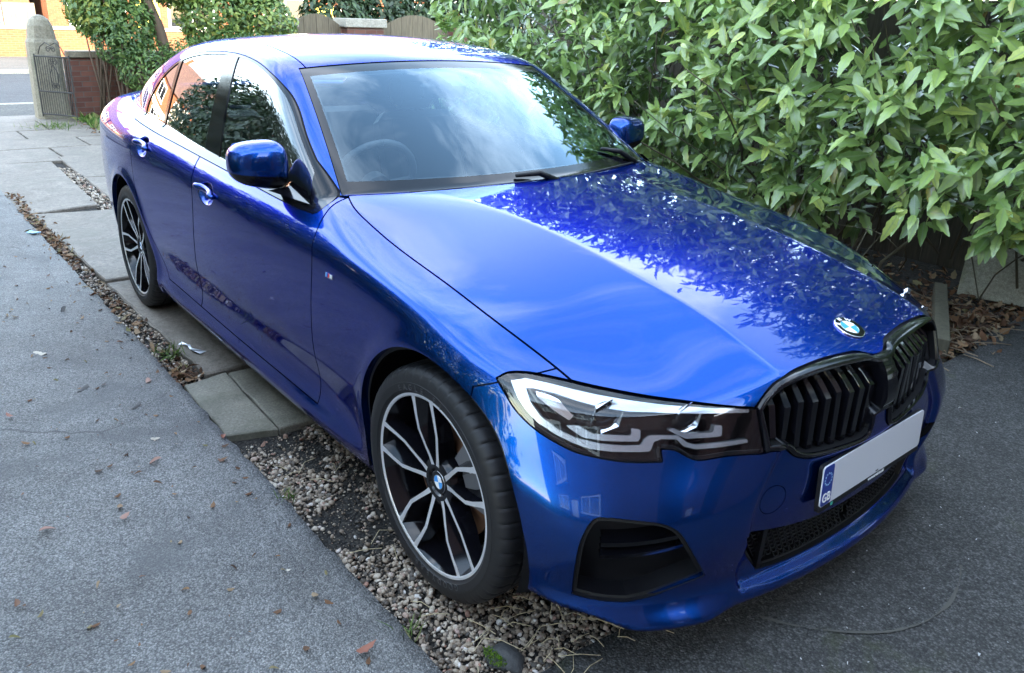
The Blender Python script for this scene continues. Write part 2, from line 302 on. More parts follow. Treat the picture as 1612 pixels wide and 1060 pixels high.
# ------------------------------------------------------------------ scatter helper: many small shapes merged into one mesh
def rotmats(rx, ry, rz):
    cx, sx, cy, sy, cz, sz = np.cos(rx), np.sin(rx), np.cos(ry), np.sin(ry), np.cos(rz), np.sin(rz)
    return np.stack([np.stack([cz*cy, cz*sy*sx-sz*cx, cz*sy*cx+sz*sx], -1), np.stack([sz*cy, sz*sy*sx+cz*cx, sz*sy*cx-cz*sx], -1), np.stack([-sy, cy*sx, cy*cx], -1)], -2)
def frames(fwd, up):
    x = unit_(fwd); y = unit_(np.cross(up, x)); z = np.cross(x, y); return np.stack([x, y, z], -1)
def unit_(a): return a/np.maximum(np.linalg.norm(a, axis=-1, keepdims=True), 1e-9)
def scatter(name, tmpl, pos, R, scl, m, extra=None, parent=None, smooth=True):
    """tmpl: list of (V, F) variants; one is picked per copy"""
    Vs, Fs, A, Bt = [], [], [], []; off = 0; pick = rng.integers(0, len(tmpl), len(pos)); rnd = rng.random(len(pos)) if extra is None else extra
    for k, (tv, tf) in enumerate(tmpl):
        s = pick == k
        if not s.any(): continue
        sc = scl[s]; sc = sc[:, None, :] if sc.ndim == 2 else sc[:, None, None]
        v = np.einsum('nij,nkj->nki', R[s], tv[None]*sc)+pos[s][:, None]; n = len(v)
        Vs.append(v.reshape(-1, 3)); Fs.append((tf[None]+(np.arange(n)*len(tv))[:, None, None]).reshape(-1, tf.shape[1])+off); off += n*len(tv)
        A.append(np.repeat(rnd[s], len(tv))); Bt.append(np.tile(np.abs(tv[:, 1]), n))
    me = tri_mesh(name, np.concatenate(Vs), np.concatenate(Fs), {'rnd': np.concatenate(A), 'rib': np.concatenate(Bt)})
    return link(name, me, m, parent, smooth)
def leaf_tmpl(ratio=.40, fold=.35, droop=.25, serr=.0, st=7, curl=0., tipk=1.0):
    t = np.linspace(0, 1, st); w = .5*ratio*np.sin(math.pi*np.clip(t, 0, 1)**.85)**.8*(1-.25*t*tipk); w[-1] = 0; w[0] = .012
    if serr: w[1:-1] *= 1+serr*np.where(np.arange(1, st-1) % 2, 1, -1)
    z = -droop*t**1.8; V = []; F = []
    for k in range(st): V += [(t[k], w[k], z[k]+w[k]*fold-curl*w[k]**2*8), (t[k], 0, z[k]), (t[k], -w[k], z[k]+w[k]*fold-curl*w[k]**2*8)]
    for k in range(st-1): F += [(3*k, 3*k+1, 3*k+4, 3*k+3), (3*k+1, 3*k+2, 3*k+5, 3*k+4)]
    return np.array(V), np.array(F)
def attr_ramp(m, name, stops):
    N, L, b = nodes(m); a = N.new('ShaderNodeAttribute'); a.attribute_name = name; return ramp(m, a.outputs['Fac'], stops)
def leaf_mat(name, stops, rough=.38, rib=None, trans=.25, spec=.6, spots=0):
    m = mat(name, (.05, .1, .03), rough, spec=spec); c = attr_ramp(m, 'rnd', stops); n = noise(m, 26, 3, .6); c = mixc(m, .35, c, ramp(m, n, [(.3, (.6, .65, .6)), (.7, (1.15, 1.1, 1.0))]), 'MULTIPLY')
    if spots: n2 = noise(m, 95, 2, .5); c = mixc(m, ramp(m, n2, [(.60, (0, 0, 0)), (.68, (spots, spots, spots))]), c, (.22, .30, .09))
    if rib: c = mixc(m, attr_ramp(m, 'rib', [(0., (.7, .7, .7)), (.035, (0, 0, 0))]), c, rib)
    setc(m, c); N, L, b = nodes(m); out = [x for x in N if x.type == 'OUTPUT_MATERIAL'][0]
    if trans:
        t = N.new('ShaderNodeBsdfTranslucent'); mx = N.new('ShaderNodeMixShader'); mx.inputs[0].default_value = trans; L.new(c, t.inputs[0]); L.new(b.outputs[0], mx.inputs[1]); L.new(t.outputs[0], mx.inputs[2]); L.new(mx.outputs[0], out.inputs[0])
    bump(m, noise(m, 60, 2, .5), .12, .004); return m
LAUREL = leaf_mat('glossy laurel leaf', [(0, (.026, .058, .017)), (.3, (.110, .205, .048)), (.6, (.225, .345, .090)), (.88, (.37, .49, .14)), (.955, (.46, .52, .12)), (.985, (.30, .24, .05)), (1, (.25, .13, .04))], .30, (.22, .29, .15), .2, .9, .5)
BUSH = leaf_mat('small bush leaf', [(0, (.03, .07, .024)), (.4, (.08, .16, .045)), (.8, (.20, .28, .06)), (1, (.38, .33, .06))], .5, None, .3)
DARKL = leaf_mat('dark hedge leaf', [(0, (.014, .032, .014)), (.6, (.034, .070, .026)), (1, (.07, .12, .04))], .5, None, .2)
DEAD = leaf_mat('dead leaf', [(0, (.05, .028, .018)), (.4, (.13, .065, .035)), (.7, (.22, .12, .06)), (.9, (.30, .22, .14)), (1, (.16, .15, .06))], .7, None, .1, .3)
GRASS = leaf_mat('grass blade', [(0, (.05, .10, .02)), (.7, (.11, .19, .04)), (1, (.25, .24, .10))], .6, None, .3, .3)
# ------------------------------------------------------------------ the laurel hedge along the right of the drive
def hedge_y(x, z):
    return 2.20+.16*vnoise(x, z, 1.6, 11)+.10*vnoise(x, z, 4.2, 12)+.34*np.clip(.95-z, 0, 1)**1.2*1.5-.22*np.sin(np.clip((z-.4)/1.9, 0, 1)*math.pi)
hedge = empty('laurel_hedge', (-4, 3.0, 0)); tag(hedge, 'tall glossy laurel hedge with long green leaves along the right of the drive', 'hedge')
def build_hedge():
    n = 4900; x = rng.uniform(-4.7, 2.5, n); z = .36+2.35*rng.random(n)**.9; dep = rng.random(n)**1.5*.95; top = rng.random(n) < .16
    z = np.where(top, 2.60+.14*vnoise(x, 0*x, 1.2, 14)+rng.normal(0, .07, n), np.minimum(z, 2.66+.14*vnoise(x, 0*x, 1.2, 14))); y = np.where(top, 2.3+rng.random(n)*1.5, hedge_y(x, z)+dep)
    keep = vnoise(x, z*1.4, 2.6, 19) > -.60; keep |= top; keep &= ~((x > -.55) & (z < .56)); keep &= x > -4.35+.5*(y-2.2)+.15*np.sin(z*5)-.9*(y > 2.9); x, y, z, top, dep = x[keep], y[keep], z[keep], top[keep], dep[keep]; n = len(x)
    ax = unit_(np.stack([rng.normal(0, .42, n), np.where(top, -.25, -.85)+rng.normal(0, .25, n), np.where(top, 1., .42)+rng.normal(0, .33, n)], 1))
    P, F, U, S, Rn = [], [], [], [], []; ref = np.array([.3, .2, 1.])
    a = unit_(np.cross(ax, ref)); b = np.cross(ax, a)
    tone = np.clip(.58+.16*vnoise(x, z, 1.1, 21)+rng.normal(0, .10, n)-.55*dep, .03, .9)  # leaves deeper in the hedge coloured darker, inner shade put into the tone
    for k in range(8):
        w = k*2.399+rng.random(n)*.5; lat = a*np.cos(w)[:, None]+b*np.sin(w)[:, None]; up = .25+.75*(k/7); f = unit_(lat*(1.15-.55*up)+ax*up*.75+rng.normal(0, .38, (n, 3))+np.array([0, 0, -.22]))
        P.append(np.stack([x, y, z], 1)+ax*(.17*k/7-.12)+rng.normal(0, .018, (n, 3))); F.append(f); U.append(unit_(ax+np.array([0, -.1, .55])+rng.normal(0, .42, (n, 3))))
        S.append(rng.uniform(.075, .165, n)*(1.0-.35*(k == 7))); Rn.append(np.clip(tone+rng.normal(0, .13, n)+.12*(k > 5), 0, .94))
    P, F, U, S, Rn = map(np.concatenate, (P, F, U, S, Rn)); odd = rng.random(len(Rn)) < .018; Rn[odd] = rng.uniform(.95, 1, odd.sum())
    sel = rng.random(len(P)) < .88
    tm = [leaf_tmpl(.36, .30, .15, .10, 9), leaf_tmpl(.43, .18, .30, .12, 9), leaf_tmpl(.34, .42, .05, .08, 9), leaf_tmpl(.40, .10, .45, .12, 9), leaf_tmpl(.35, .25, -.10, .10, 9), leaf_tmpl(.42, .5, .22, .14, 9)]
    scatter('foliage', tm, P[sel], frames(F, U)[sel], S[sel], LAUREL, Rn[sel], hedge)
    mb = MB()
    for k in range(130):
        x0 = random.uniform(-3.6, 2.2); z0 = random.uniform(.0, .5); p = Vector((x0, random.uniform(2.7, 3.3), z0)); pts = [p]; d = Vector((random.gauss(0, .35), random.gauss(-.25, .25), 1)).normalized()
        for q in range(6): d = (d+Vector((random.gauss(0, .28), random.gauss(-.05, .2), random.gauss(0, .12)))).normalized(); p = p+d*random.uniform(.18, .34); pts.append(p.copy())
        r = random.uniform(.004, .011); mb.tube(pts, [r*(1-.1*q) for q in range(7)], 5)
    for k in range(60):
        x0 = random.uniform(-3.5, 2.0); p = Vector((x0, 2.0+random.uniform(.05, .35), random.uniform(.5, 1.9))); pts = [p]; d = Vector((random.gauss(0, 1), -.1, random.gauss(.1, .6))).normalized()
        for q in range(5): d = (d+Vector((random.gauss(0, .3), random.gauss(0, .1), random.gauss(-.1, .3)))).normalized(); p = p+d*.09; pts.append(p.copy())
        mb.tube(pts, .0025, 4)
    mb.build('stem', mat('hedge stem', (.10, .085, .05), .8), hedge, smooth=True)
build_hedge()
# ------------------------------------------------------------------ fence behind the hedge, litter, board, plank
def fence_panel(name, A, B, h, bow, label, cat='fence', group=None, m=None, th=.02):
    A, B = Vector((*A, 0)), Vector((*B, 0)); L_ = (B-A).length; e = empty(name, A, math.atan2(B.y-A.y, B.x-A.x)); tag(e, label, cat, group); n = max(3, int(L_/.115)); mb = MB()
    for k in range(n):
        t = (k+.5)/n; top = h+bow*math.sin(math.pi*t)**.9; w = L_/n; top2 = h+bow*math.sin(math.pi*min(1, (k+1)/n))**.9; top1 = h+bow*math.sin(math.pi*k/n)**.9
        o = .004*(k % 2); v = [(k*w+.002, o, -.1), ((k+1)*w-.002, o, -.1), ((k+1)*w-.002, o, top2), (k*w+.002, o, top1)]; v += [(x, y+th, z) for x, y, z in v]
        mb.add([e.matrix_basis @ Vector(p) for p in v], [(0, 1, 2, 3), (7, 6, 5, 4), (0, 4, 5, 1), (1, 5, 6, 2), (2, 6, 7, 3), (3, 7, 4, 0)])
    mb.build('panel', m or WOOD, e)
    for z in (.35, h*.75):
        mb = MB(); mb.box((0, th+.006, z-.035), (L_, th+.04, z+.035), M=e.matrix_basis); mb.build('rail', m or WOOD, e)
    return e
fence_panel('board_fence', (-5.2, 3.85), (3.0, 3.85), 1.75, 0, 'long brown board fence half hidden behind the laurel hedge', m=wood_mat('dark fence wood', (.05, .042, .034), (.10, .085, .065)))
e = MB(); M_ = Matrix.Translation((-.27, 3.16, .015)) @ Matrix.Rotation(math.radians(14), 4, 'Z') @ Matrix.Rotation(math.radians(-17), 4, 'X')
e.box((0, 0, 0), (1.25, .025, .62), M=M_, bev=.004); tag(e.build('mossy_board', BOARD), 'large mossy grey board leaning under the laurel hedge', 'board')
e = MB(); M_ = Matrix.Translation((-.33, 2.96, 0)) @ Matrix.Rotation(math.radians(-66), 4, 'Z'); e.box((-.05, 0, -.02), (1.0, .07, .10), M=M_, bev=.004); tag(e.build('edging_plank', wood_mat('damp plank', (.055, .05, .032), (.10, .09, .058))), 'short weathered timber plank on edge beside the heap of dead leaves', 'plank')
def litter(name, n, area, zf, m, size, label=None, flatk=.35, kind='stuff', tm=None):
    xy = area(n); n = len(xy); R = rotmats(rng.normal(0, flatk, n), rng.normal(0, flatk, n), rng.uniform(0, 6.28, n)); P = np.column_stack([xy, zf(xy)])
    o = scatter(name, tm or [leaf_tmpl(.5, .5, .2, .1, 6, .8), leaf_tmpl(.62, -.3, -.3, .15, 6), leaf_tmpl(.4, .9, .4, 0, 6)], P, R, rng.uniform(*size, n), m); return tag(o, label, None, None, kind)
def blob_area(f): return f
def gut(n):
    x = -1.72-rng.random(n)**1.25*4.6; w = .045+.05*rng.random(n); y = -1.005-.03*np.clip((-x-2)/3, 0, 1)+rng.normal(0, .030, n); k = (vnoise(x, 0*x, 2.2, 31) > -.25) | (rng.random(n) < .25); return np.stack([x, y], 1)[k]
tag(litter('leaf_litter', 900, gut, lambda p: .002+.018*rng.random(len(p)), DEAD, (.022, .055), 'brown dead leaves gathered along the edge of the tarmac path'), cat='leaf litter')
def rlit(n): x = rng.normal(-.02, .30, n); y = 2.45+rng.normal(0, .42, n); k = (y > 1.75) & (x < .17+.03*vnoise(y, y, 5, 2)); return np.stack([x, y], 1)[k]
tag(litter('leaf_litter', 1500, rlit, lambda p: -.015+.05*rng.random(len(p)), DEAD, (.025, .075), 'heap of dead brown leaves and twigs under the hedge by the board', .5), cat='leaf litter')
def ulit(n): x = rng.uniform(-5, .3, n); y = rng.uniform(2.2, 3.7, n); return np.stack([x, y], 1)
tag(litter('leaf_litter', 1700, ulit, lambda p: -.018+.03*rng.random(len(p)), DEAD, (.03, .08), 'carpet of dead leaves in the shade under the laurel hedge', .4), cat='leaf litter')
mb = MB()
for k in range(140):
    x, y = random.gauss(-.02, .25), random.gauss(2.45, .4)
    if x > .20 or y < 1.75: continue
    a = random.uniform(0, 6.28); l = random.uniform(.05, .20); z = random.uniform(.005, .04); mb.tube([(x, y, z), (x+l*.5*math.cos(a)+random.gauss(0, .01), y+l*.5*math.sin(a), z+.012), (x+l*math.cos(a+.2), y+l*math.sin(a+.2), z)], .0028, 4)
tag(mb.build('twigs', mat('dry twig', (.20, .15, .10), .9)), 'dry twigs strewn among the dead leaves under the hedge', 'twigs', None, 'stuff')
# ------------------------------------------------------------------ gravel
def ico(sub=1):
    t = (1+5**.5)/2; v = [(-1, t, 0), (1, t, 0), (-1, -t, 0), (1, -t, 0), (0, -1, t), (0, 1, t), (0, -1, -t), (0, 1, -t), (t, 0, -1), (t, 0, 1), (-t, 0, -1), (-t, 0, 1)]
    f = [(0, 11, 5), (0, 5, 1), (0, 1, 7), (0, 7, 10), (0, 10, 11), (1, 5, 9), (5, 11, 4), (11, 10, 2), (10, 7, 6), (7, 1, 8), (3, 9, 4), (3, 4, 2), (3, 2, 6), (3, 6, 8), (3, 8, 9), (4, 9, 5), (2, 4, 11), (6, 2, 10), (8, 6, 7), (9, 8, 1)]
    v = [np.array(p, float)/np.linalg.norm(p) for p in v]
    for _ in range(sub):
        c = {}; g = []
        def mid(a, b):
            k = (min(a, b), max(a, b))
            if k not in c: p = v[a]+v[b]; v.append(p/np.linalg.norm(p)); c[k] = len(v)-1
            return c[k]
        for a, b, d in f: x, y, z = mid(a, b), mid(b, d), mid(d, a); g += [(a, x, z), (b, y, x), (d, z, y), (x, y, z)]
        f = g
    return np.array(v), np.array(f)
IV, IF = ico(1)
def pebble():
    d = rng.normal(0, 1, (4, 3)); r = 1+sum(.10*np.sin(IV@k*1.6+i) for i, k in enumerate(d)); return IV*r[:, None]*[1, .78, .55], IF
GRAV = mat('gravel pebble', (.3, .27, .23), .6)
setc(GRAV, mixc(GRAV, .4, attr_ramp(GRAV, 'rnd', [(0, (.03, .026, .022)), (.2, (.09, .07, .053)), (.45, (.21, .16, .115)), (.7, (.34, .27, .20)), (.88, (.50, .44, .36)), (.95, (.27, .13, .085)), (1, (.60, .57, .53))]), ramp(GRAV, noise(GRAV, 140, 3), [(.3, (.6, .6, .6)), (.7, (1.15, 1.12, 1.1))]), 'MULTIPLY'))
def gravel(name, n, x0, x1, y0, y1, keep, size, label, zj=.008):
    x = rng.uniform(x0, x1, n); y = rng.uniform(y0, y1, n); k = keep(x, y); x, y = x[k], y[k]; n = len(x); s = rng.uniform(*size, n)*(.7+.6*rng.random(n)**2)
    R = rotmats(rng.normal(0, .5, n), rng.normal(0, .5, n), rng.uniform(0, 6.28, n)); P = np.stack([x, y, -.021+s*.45+zj*rng.random(n)], 1)
    o = scatter(name, [pebble() for _ in range(6)], P, R, s, GRAV, None); tag(o, label, 'gravel', None, 'stuff'); return o
wheelpatch = lambda x, y: (vnoise(x, y, 5.5, 41)*.9+.55*vnoise(x, y, 14, 42)+.30+.55*np.clip((x+.55)/.5, -1, 1)+.25*(x > .1) > .05) | (rng.random(len(x)) < .10)
gravel('gravel', 15000, -1.08, .44, -1.045, -.25, lambda x, y: wheelpatch(x, y) & (y > -1.045+.01*vnoise(x, x, 9, 1)), (.0042, .0092), 'pale brown pebbles scattered over dark soil round the front wheel')
gravel('gravel', 5200, -1.09, .46, -1.05, -.2, lambda x, y: y > -1.05, (.0016, .0036), 'fine grit and crumbs pressed into the soil between the pebbles', .001)
gravel('gravel', 1100, -4.6, -1.72, -1.05, -.94, lambda x, y: y > -1.06, (.006, .012), 'small grey stones in the gap between the tarmac path and the flags')
gravel('gravel', 1500, -7.5, -5.15, -.535, -.33, lambda x, y: y > -1, (.007, .014), 'small stones filling the wide joint between the flags behind the rear wheel', .02)
e = MB(); M_ = Matrix.Translation((.33, -.885, -.004)) @ Matrix.Rotation(.5, 4, 'Z') @ Matrix.Rotation(.12, 4, 'Y'); v, f = ico(2); rr = 1+.13*np.sin(v@np.array([3, 2, 1.]))+.08*np.sin(v@np.array([-2, 5, 3.]))
STONEM = stone_mat('dark mossy stone', (.035, .036, .038), (.07, .07, .07), (.10, .15, .015), 90)
e.add([M_ @ Vector(p) for p in (v*rr[:, None]*[.055, .040, .026])], f); tag(e.build('mossy_stone', STONEM, smooth=True), 'dark stone with bright green moss lying in the gravel near the front wheel', 'stone')
n = 420; a = rng.uniform(0, 6.28, n); r = .030*np.sqrt(rng.random(n)); P = np.stack([.325+r*np.cos(a)*1.3, -.915+r*np.sin(a)*.7, .008+.012*(1-r/.03)], 1)
mossm = leaf_mat('bright moss', [(0, (.05, .12, .01)), (1, (.16, .27, .02))], .8, None, .2, .2)
tag(scatter('moss', [leaf_tmpl(.35, .3, .1, 0, 4)], P, frames(np.stack([rng.normal(0, .5, n), rng.normal(0, .5, n), np.ones(n)], 1), rng.normal(0, 1, (n, 3))), rng.uniform(.004, .010, n), mossm), 'cushion of bright green moss on the dark stone in the gravel', 'moss', None, 'stuff')
# weeds and straw
def tuft(name, x, y, n, l, sp, label, m=None, z=0., lean=.6):
    P = np.stack([x+rng.normal(0, sp, n), y+rng.normal(0, sp, n), np.full(n, z)], 1); F = np.stack([rng.normal(0, lean, n), rng.normal(0, lean, n), np.ones(n)], 1)
    o = scatter(name, [leaf_tmpl(.09, .3, .5, 0, 6), leaf_tmpl(.07, .2, .8, 0, 6)], P, frames(F, rng.normal(0, 1, (n, 3))+[0, 0, .2]), rng.uniform(l*.5, l, n), m or GRASS); return tag(o, label, 'weed')
tuft('grass_tuft', -.64, -1.035, 26, .055, .016, 'small green weed at the path edge halfway between slab and front wheel')
tuft('grass_tuft', -2.05, -.985, 34, .09, .03, 'pale grass tuft in the leaf gutter beside the rear wheel')
tuft('grass_tuft', .12, -1.04, 14, .06, .012, 'thin green weed at the tarmac edge nearest the bottom of the photo')
STRAW = mat('dry straw', (.42, .35, .22), .8)
mb = MB()
for k in range(70):
    x, y = (random.uniform(.2, .5), random.uniform(-.85, -.5)) if k < 35 else (random.uniform(-.9, .4), random.uniform(-1.04, -.6)); a = random.uniform(0, 6.28); l = random.uniform(.03, .12); z = random.uniform(.008, .02)
    mb.tube([(x, y, z), (x+l*.5*math.cos(a), y+l*.5*math.sin(a), z+random.uniform(.002, .012)), (x+l*math.cos(a+random.gauss(0, .3)), y+l*math.sin(a), z)], .0011, 4)
tag(mb.build('straw', STRAW), 'dry straw stems strewn over the gravel', 'straw', None, 'stuff')
# fallen leaves and scraps on the tarmac: each its own thing
LT = [leaf_tmpl(.55, .5, .15, .12, 8, .6), leaf_tmpl(.45, .7, .3, .05, 8), leaf_tmpl(.62, -.35, -.2, .15, 8)]
DM = [mat('pinkish dead leaf', (.30, .17, .13), .7), mat('brown dead leaf', (.15, .075, .045), .7), mat('pale dead leaf', (.42, .37, .30), .7), mat('dark dead leaf', (.05, .045, .042), .6), mat('red brown leaf', (.20, .06, .03), .6)]
LEAFDEFS = [(62, 557, 2, .085, 'large pale buff fallen leaf with a long tip on the tarmac'), (243, 728, 0, .050, 'pinkish curled leaf on the tarmac left of the slabs'), (197, 818, 0, .034, 'small pinkish leaf by the left of the tarmac above the stain'), (232, 600, 0, .050, 'pink brown leaf close to the path edge above the slabs'),
    (75, 835, 0, .045, 'pinkish leaf with a thin dark stalk at the far left'), (578, 1030, 4, .055, 'red brown leaf at the bottom edge of the photo'), (215, 640, 3, .055, 'dark slim leaf on the tarmac beside the slab corner'), (100, 490, 3, .06, 'dark curled leaf lying highest on the tarmac'),
    (455, 902, 2, .016, 'tiny white scrap on the tarmac below the wheel'), (130, 613, 3, .065, 'green grey leafy twig across the tarmac'), (352, 688, 4, .045, 'upright red brown leaf against the front slab corner'), (415, 705, 1, .03, 'small brown leaf at the path edge just in front of the slab'), (348, 726, 1, .028, 'small dark red leaf on the tarmac near the slab corner'),
    (190, 540, 1, .035, 'orange brown leaf near the leaf gutter'), (15, 660, 4, .04, 'reddish leaf cut by the left edge of the photo'), (35, 780, 1, .018, 'tiny brown leaf fragment at the left edge'), (225, 910, 1, .02, 'tiny brown leaf low on the tarmac'), (30, 955, 1, .03, 'narrow brown leaf at the bottom left'), (245, 692, 2, .035, 'pale slim leaf lying between two pinkish leaves')]
def on_ground(px, py, z):
    d = _f+_r*((px-806)/FPX)-_u*((py-458.67)/FPX); o = Vector((1.54332, -1.90009, 1.51230)); return o+d*((z-o.z)/d.z)
for i, (px, py, mi, s, lab) in enumerate(LEAFDEFS):
    p = on_ground(px, py, .014); v, f = LT[i % 3]; o = link('fallen_leaf', tri_mesh('fallen_leaf', v*s-[s*.5, 0, -.2*s if i % 3 == 2 else 0], f), DM[mi], None)
    o.location = (p.x, p.y, .020+.06*s); o.rotation_euler = (random.gauss(0, .2), random.gauss(0, .15), random.uniform(0, 6.28)); tag(o, lab, 'fallen leaf' if 'scrap' not in lab else 'scrap', 'leaves fallen on the tarmac path')
def plitter(n): x = rng.uniform(-4.5, .5, n); y = -1.09-rng.random(n)**1.4*1.1; return np.stack([x, y], 1)
litter('leaf_litter', 330, plitter, lambda p: .019+.003*rng.random(len(p)), DEAD, (.006, .032), 'small leaf fragments and crumbs over the tarmac path', .15)['category'] = 'leaf litter'
def flitter(n): x = rng.uniform(.5, 1.6, n); y = rng.uniform(-.9, 2.4, n); return np.stack([x, y], 1)
CR = mat('pale grit', (.5, .5, .5), .7)
litter('grit', 230, flitter, lambda p: .0105+.002*rng.random(len(p)), CR, (.003, .009), 'white grit specks on the dark tarmac', .15)['category'] = 'grit'
for (px, py, s, lab, mm) in ((1540, 1036, .022, 'white scrap on the dark tarmac at the lower right', CR), (1508, 645, .035, 'thin pale splinter on the dark tarmac right of the bumper', CR)):
    p = on_ground(px, py, .008); v, f = LT[1]; o = link('paper_scrap', tri_mesh('paper_scrap', v*s*[1, .7 if s < .03 else .3, 1], f), mm, None); o.location = (p.x, p.y, .014); o.rotation_euler = (0, 0, random.uniform(0, 3)); tag(o, lab, 'scrap')
p = on_ground(50, 370, .0); e = MB()
for k in range(3): e.box((-.03, -.016, 0), (.03, .016, .004), M=Matrix.Translation((p.x+.035*k-.03, p.y+.012*k, .012+.004*k)) @ Matrix.Rotation(.6*k+.4, 4, 'Z') @ Matrix.Rotation(.35-.25*k, 4, 'X'))
tag(e.build('blue_wrapper', mat('pale blue wrapper', (.18, .38, .55), .5)), 'crumpled pale blue wrapper at the far end of the leaf gutter', 'wrapper')
e = MB(); p = on_ground(292, 556, .0); v = []; 
for k in range(7): t = k/6; v += [(p.x-.085+.17*t, p.y-.006+.05*t+.012*math.sin(k), .016+.010*math.sin(k*2.1)**2), (p.x-.085+.17*t, p.y+.012+.05*t+.010*math.sin(k*1.3), .018+.008*math.cos(k*1.7)**2)]
e.add(v, [(2*k, 2*k+2, 2*k+3, 2*k+1) for k in range(6)]); tag(e.build('foil_strip', mat('crumpled foil', (.55, .57, .60), .3, .6)), 'crumpled silvery strip across the gutter beside the flag corner', 'foil')
# circular scrape on the front tarmac
e = MB(); c = Vector((.86, .12)); 
def scrape():
    pts = [on_ground(x, y, .0) for x, y in ((1195, 975), (1250, 990), (1330, 1000), (1400, 1000), (1455, 985), (1495, 955), (1510, 920), (1512, 890))]; X = np.array([[p.x, p.y] for p in pts]); P = []
    for k in range(len(X)-1):
        for q in range(8): P.append(X[k]+(X[k+1]-X[k])*q/8)
    P = np.array(P); 
    for _ in range(6): P[1:-1] = (P[:-2]+P[1:-1]*2+P[2:])/4
    t = np.gradient(P, axis=0); nrm = np.stack([-t[:, 1], t[:, 0]], 1)/np.linalg.norm(t, axis=1)[:, None]; w = np.clip(.0022+.0035*vnoise(np.arange(len(P))*1.0, np.zeros(len(P)), .9, 3)+.002*rng.random(len(P)), .0002, .006)[:, None]; v = [(*p, .0098) for p in np.concatenate([P+nrm*w, P-nrm*w])]; n = len(P)
    e.add(v, [(k, k+1, n+k+1, n+k) for k in range(n-1)])
scrape(); sm = mat('chalky scrape', (.085, .082, .072), .95); tag(e.build('tyre_scrape', sm), kind='structure')
# ------------------------------------------------------------------ far end: gate pillar, gate, garden wall, piers, fences, bushes, street
e = empty('gate_pillar', (-11.95, .30, 0)); tag(e, 'weathered sandstone gate pillar with rounded top at the far end of the drive', 'pillar')
mb = MB(); prof = [(0, .215), (1.08, .195), (1.13, .175), (1.30, .165), (1.39, .125), (1.44, .07), (1.455, .01)]; v = []; f = []; n = 16
for z, r in prof:
    for k in range(n):
        w = 2*math.pi*(k+.5)/n; q = (abs(math.cos(w))**9+abs(math.sin(w))**9)**(-1/9); q = q if z < 1.1 else 1+(q-1)*max(.35, 1-(z-1.1)/.25); v.append((-11.95+r*q*math.cos(w), .30+r*q*math.sin(w), z))
f = [(i*n+k, i*n+(k+1) % n, (i+1)*n+(k+1) % n, (i+1)*n+k) for i in range(len(prof)-1) for k in range(n)]+[tuple(range(n*(len(prof)-1), n*len(prof)))]
mb.add(v, f).build('shaft', STONE, e, auto=12)
A, B = Vector((-11.68, .13, 0)), Vector((-11.12, .46, 0)); d = (B-A); gl = d.length; e = empty('iron_gate', A, math.atan2(d.y, d.x)); tag(e, 'narrow black wrought iron gate standing open against the stone pillar', 'gate'); GM = e.matrix_basis
mb = MB()
for a, b in (((0, .06), (0, .93)), ((gl, .04), (gl, .93)), ((0, .90), (gl, .90)), ((0, .10), (gl, .10)), ((0, .42), (gl, .42))): mb.tube([GM @ Vector((a[0], 0, a[1])), GM @ Vector((b[0], 0, b[1]))], .012, 6)
mb.build('gate_frame', IRON, e)
for k in range(1, 15): mb = MB(); x = gl*k/15; mb.tube([GM @ Vector((x, 0, .1)), GM @ Vector((x, 0, .90))], .0055, 5); mb.build('bar', IRON, e)
mb = MB()
def curl(cx, cz, r, s, turns=1.4): return [GM @ Vector((cx+s*r*(1-.7*t/14)*math.cos(turns*6.28*t/14), .008, cz+r*(1-.7*t/14)*math.sin(turns*6.28*t/14))) for t in range(15)]
for (cx, cz, r) in ((gl*.43, 1.0, .045), (gl*.57, 1.0, .045), (gl*.45, .83, .05), (gl*.57, .83, .05), (gl*.46, .50, .045), (gl*.56, .50, .045)): mb.tube(curl(cx, cz, r, 1 if cx < gl/2 else -1), .006, 5)
mb.tube([GM @ Vector((x*gl, .008, z)) for x, z in ((.12, .93), (.2, 1.03), (.36, 1.09), (.5, 1.05), (.64, 1.09), (.8, 1.03), (.88, .93))], .007, 5)
mb.tube([GM @ Vector((x*gl, .008, z)) for x, z in ((.5, .80), (.38, .66), (.40, .56), (.5, .48), (.6, .56), (.62, .66), (.5, .80))], .007, 5)
mb.build('scrollwork', IRON, e, smooth=True)
e = empty('garden_wall', (-11.98, 2.2, 0)); tag(e, 'low red brick garden wall beside the iron gate', 'wall')
mb = MB(); mb.box((-12.10, .56, -.1), (-11.87, 3.55, .86)); mb.build('brickwork', BRICK_R, e); mb = MB(); mb.box((-12.14, .60, .865), (-11.83, 3.55, .96), bev=.01); mb.build('coping', STONE, e)
for (y0, y1, h, lab) in ((3.58, 4.10, 1.36, 'brick pier with pale stone cap behind the car aerial'), (5.08, 5.82, 1.38, 'wide brick pier with pale cap between the two bow topped fence panels'), (7.42, 7.80, 1.42, 'red brick pier at the right end of the bow topped fence')):
    e = empty('brick_pier', (-11.95, (y0+y1)/2, 0)); tag(e, lab, 'pier', 'brick piers of the front boundary'); mb = MB(); mb.box((-12.16, y0, -.1), (-11.75, y1, h)); mb.build('brickwork', BRICK_R, e)
    if y0 < 7: mb = MB(); mb.box((-12.2, y0-.05, h+.004), (-11.70, y1+.05, h+.16), bev=.012); mb.build('cap', CAPST, e)
fence_panel('fence_panel', (-11.95, 4.12), (-11.95, 5.06), 1.40, .20, 'narrow bow topped board fence panel left of the wide pier', 'fence', 'bow topped fence panels')
fence_panel('fence_panel', (-11.95, 5.85), (-11.95, 7.40), 1.36, .27, 'wide bow topped board fence panel right of the wide pier', 'fence', 'bow topped fence panels')
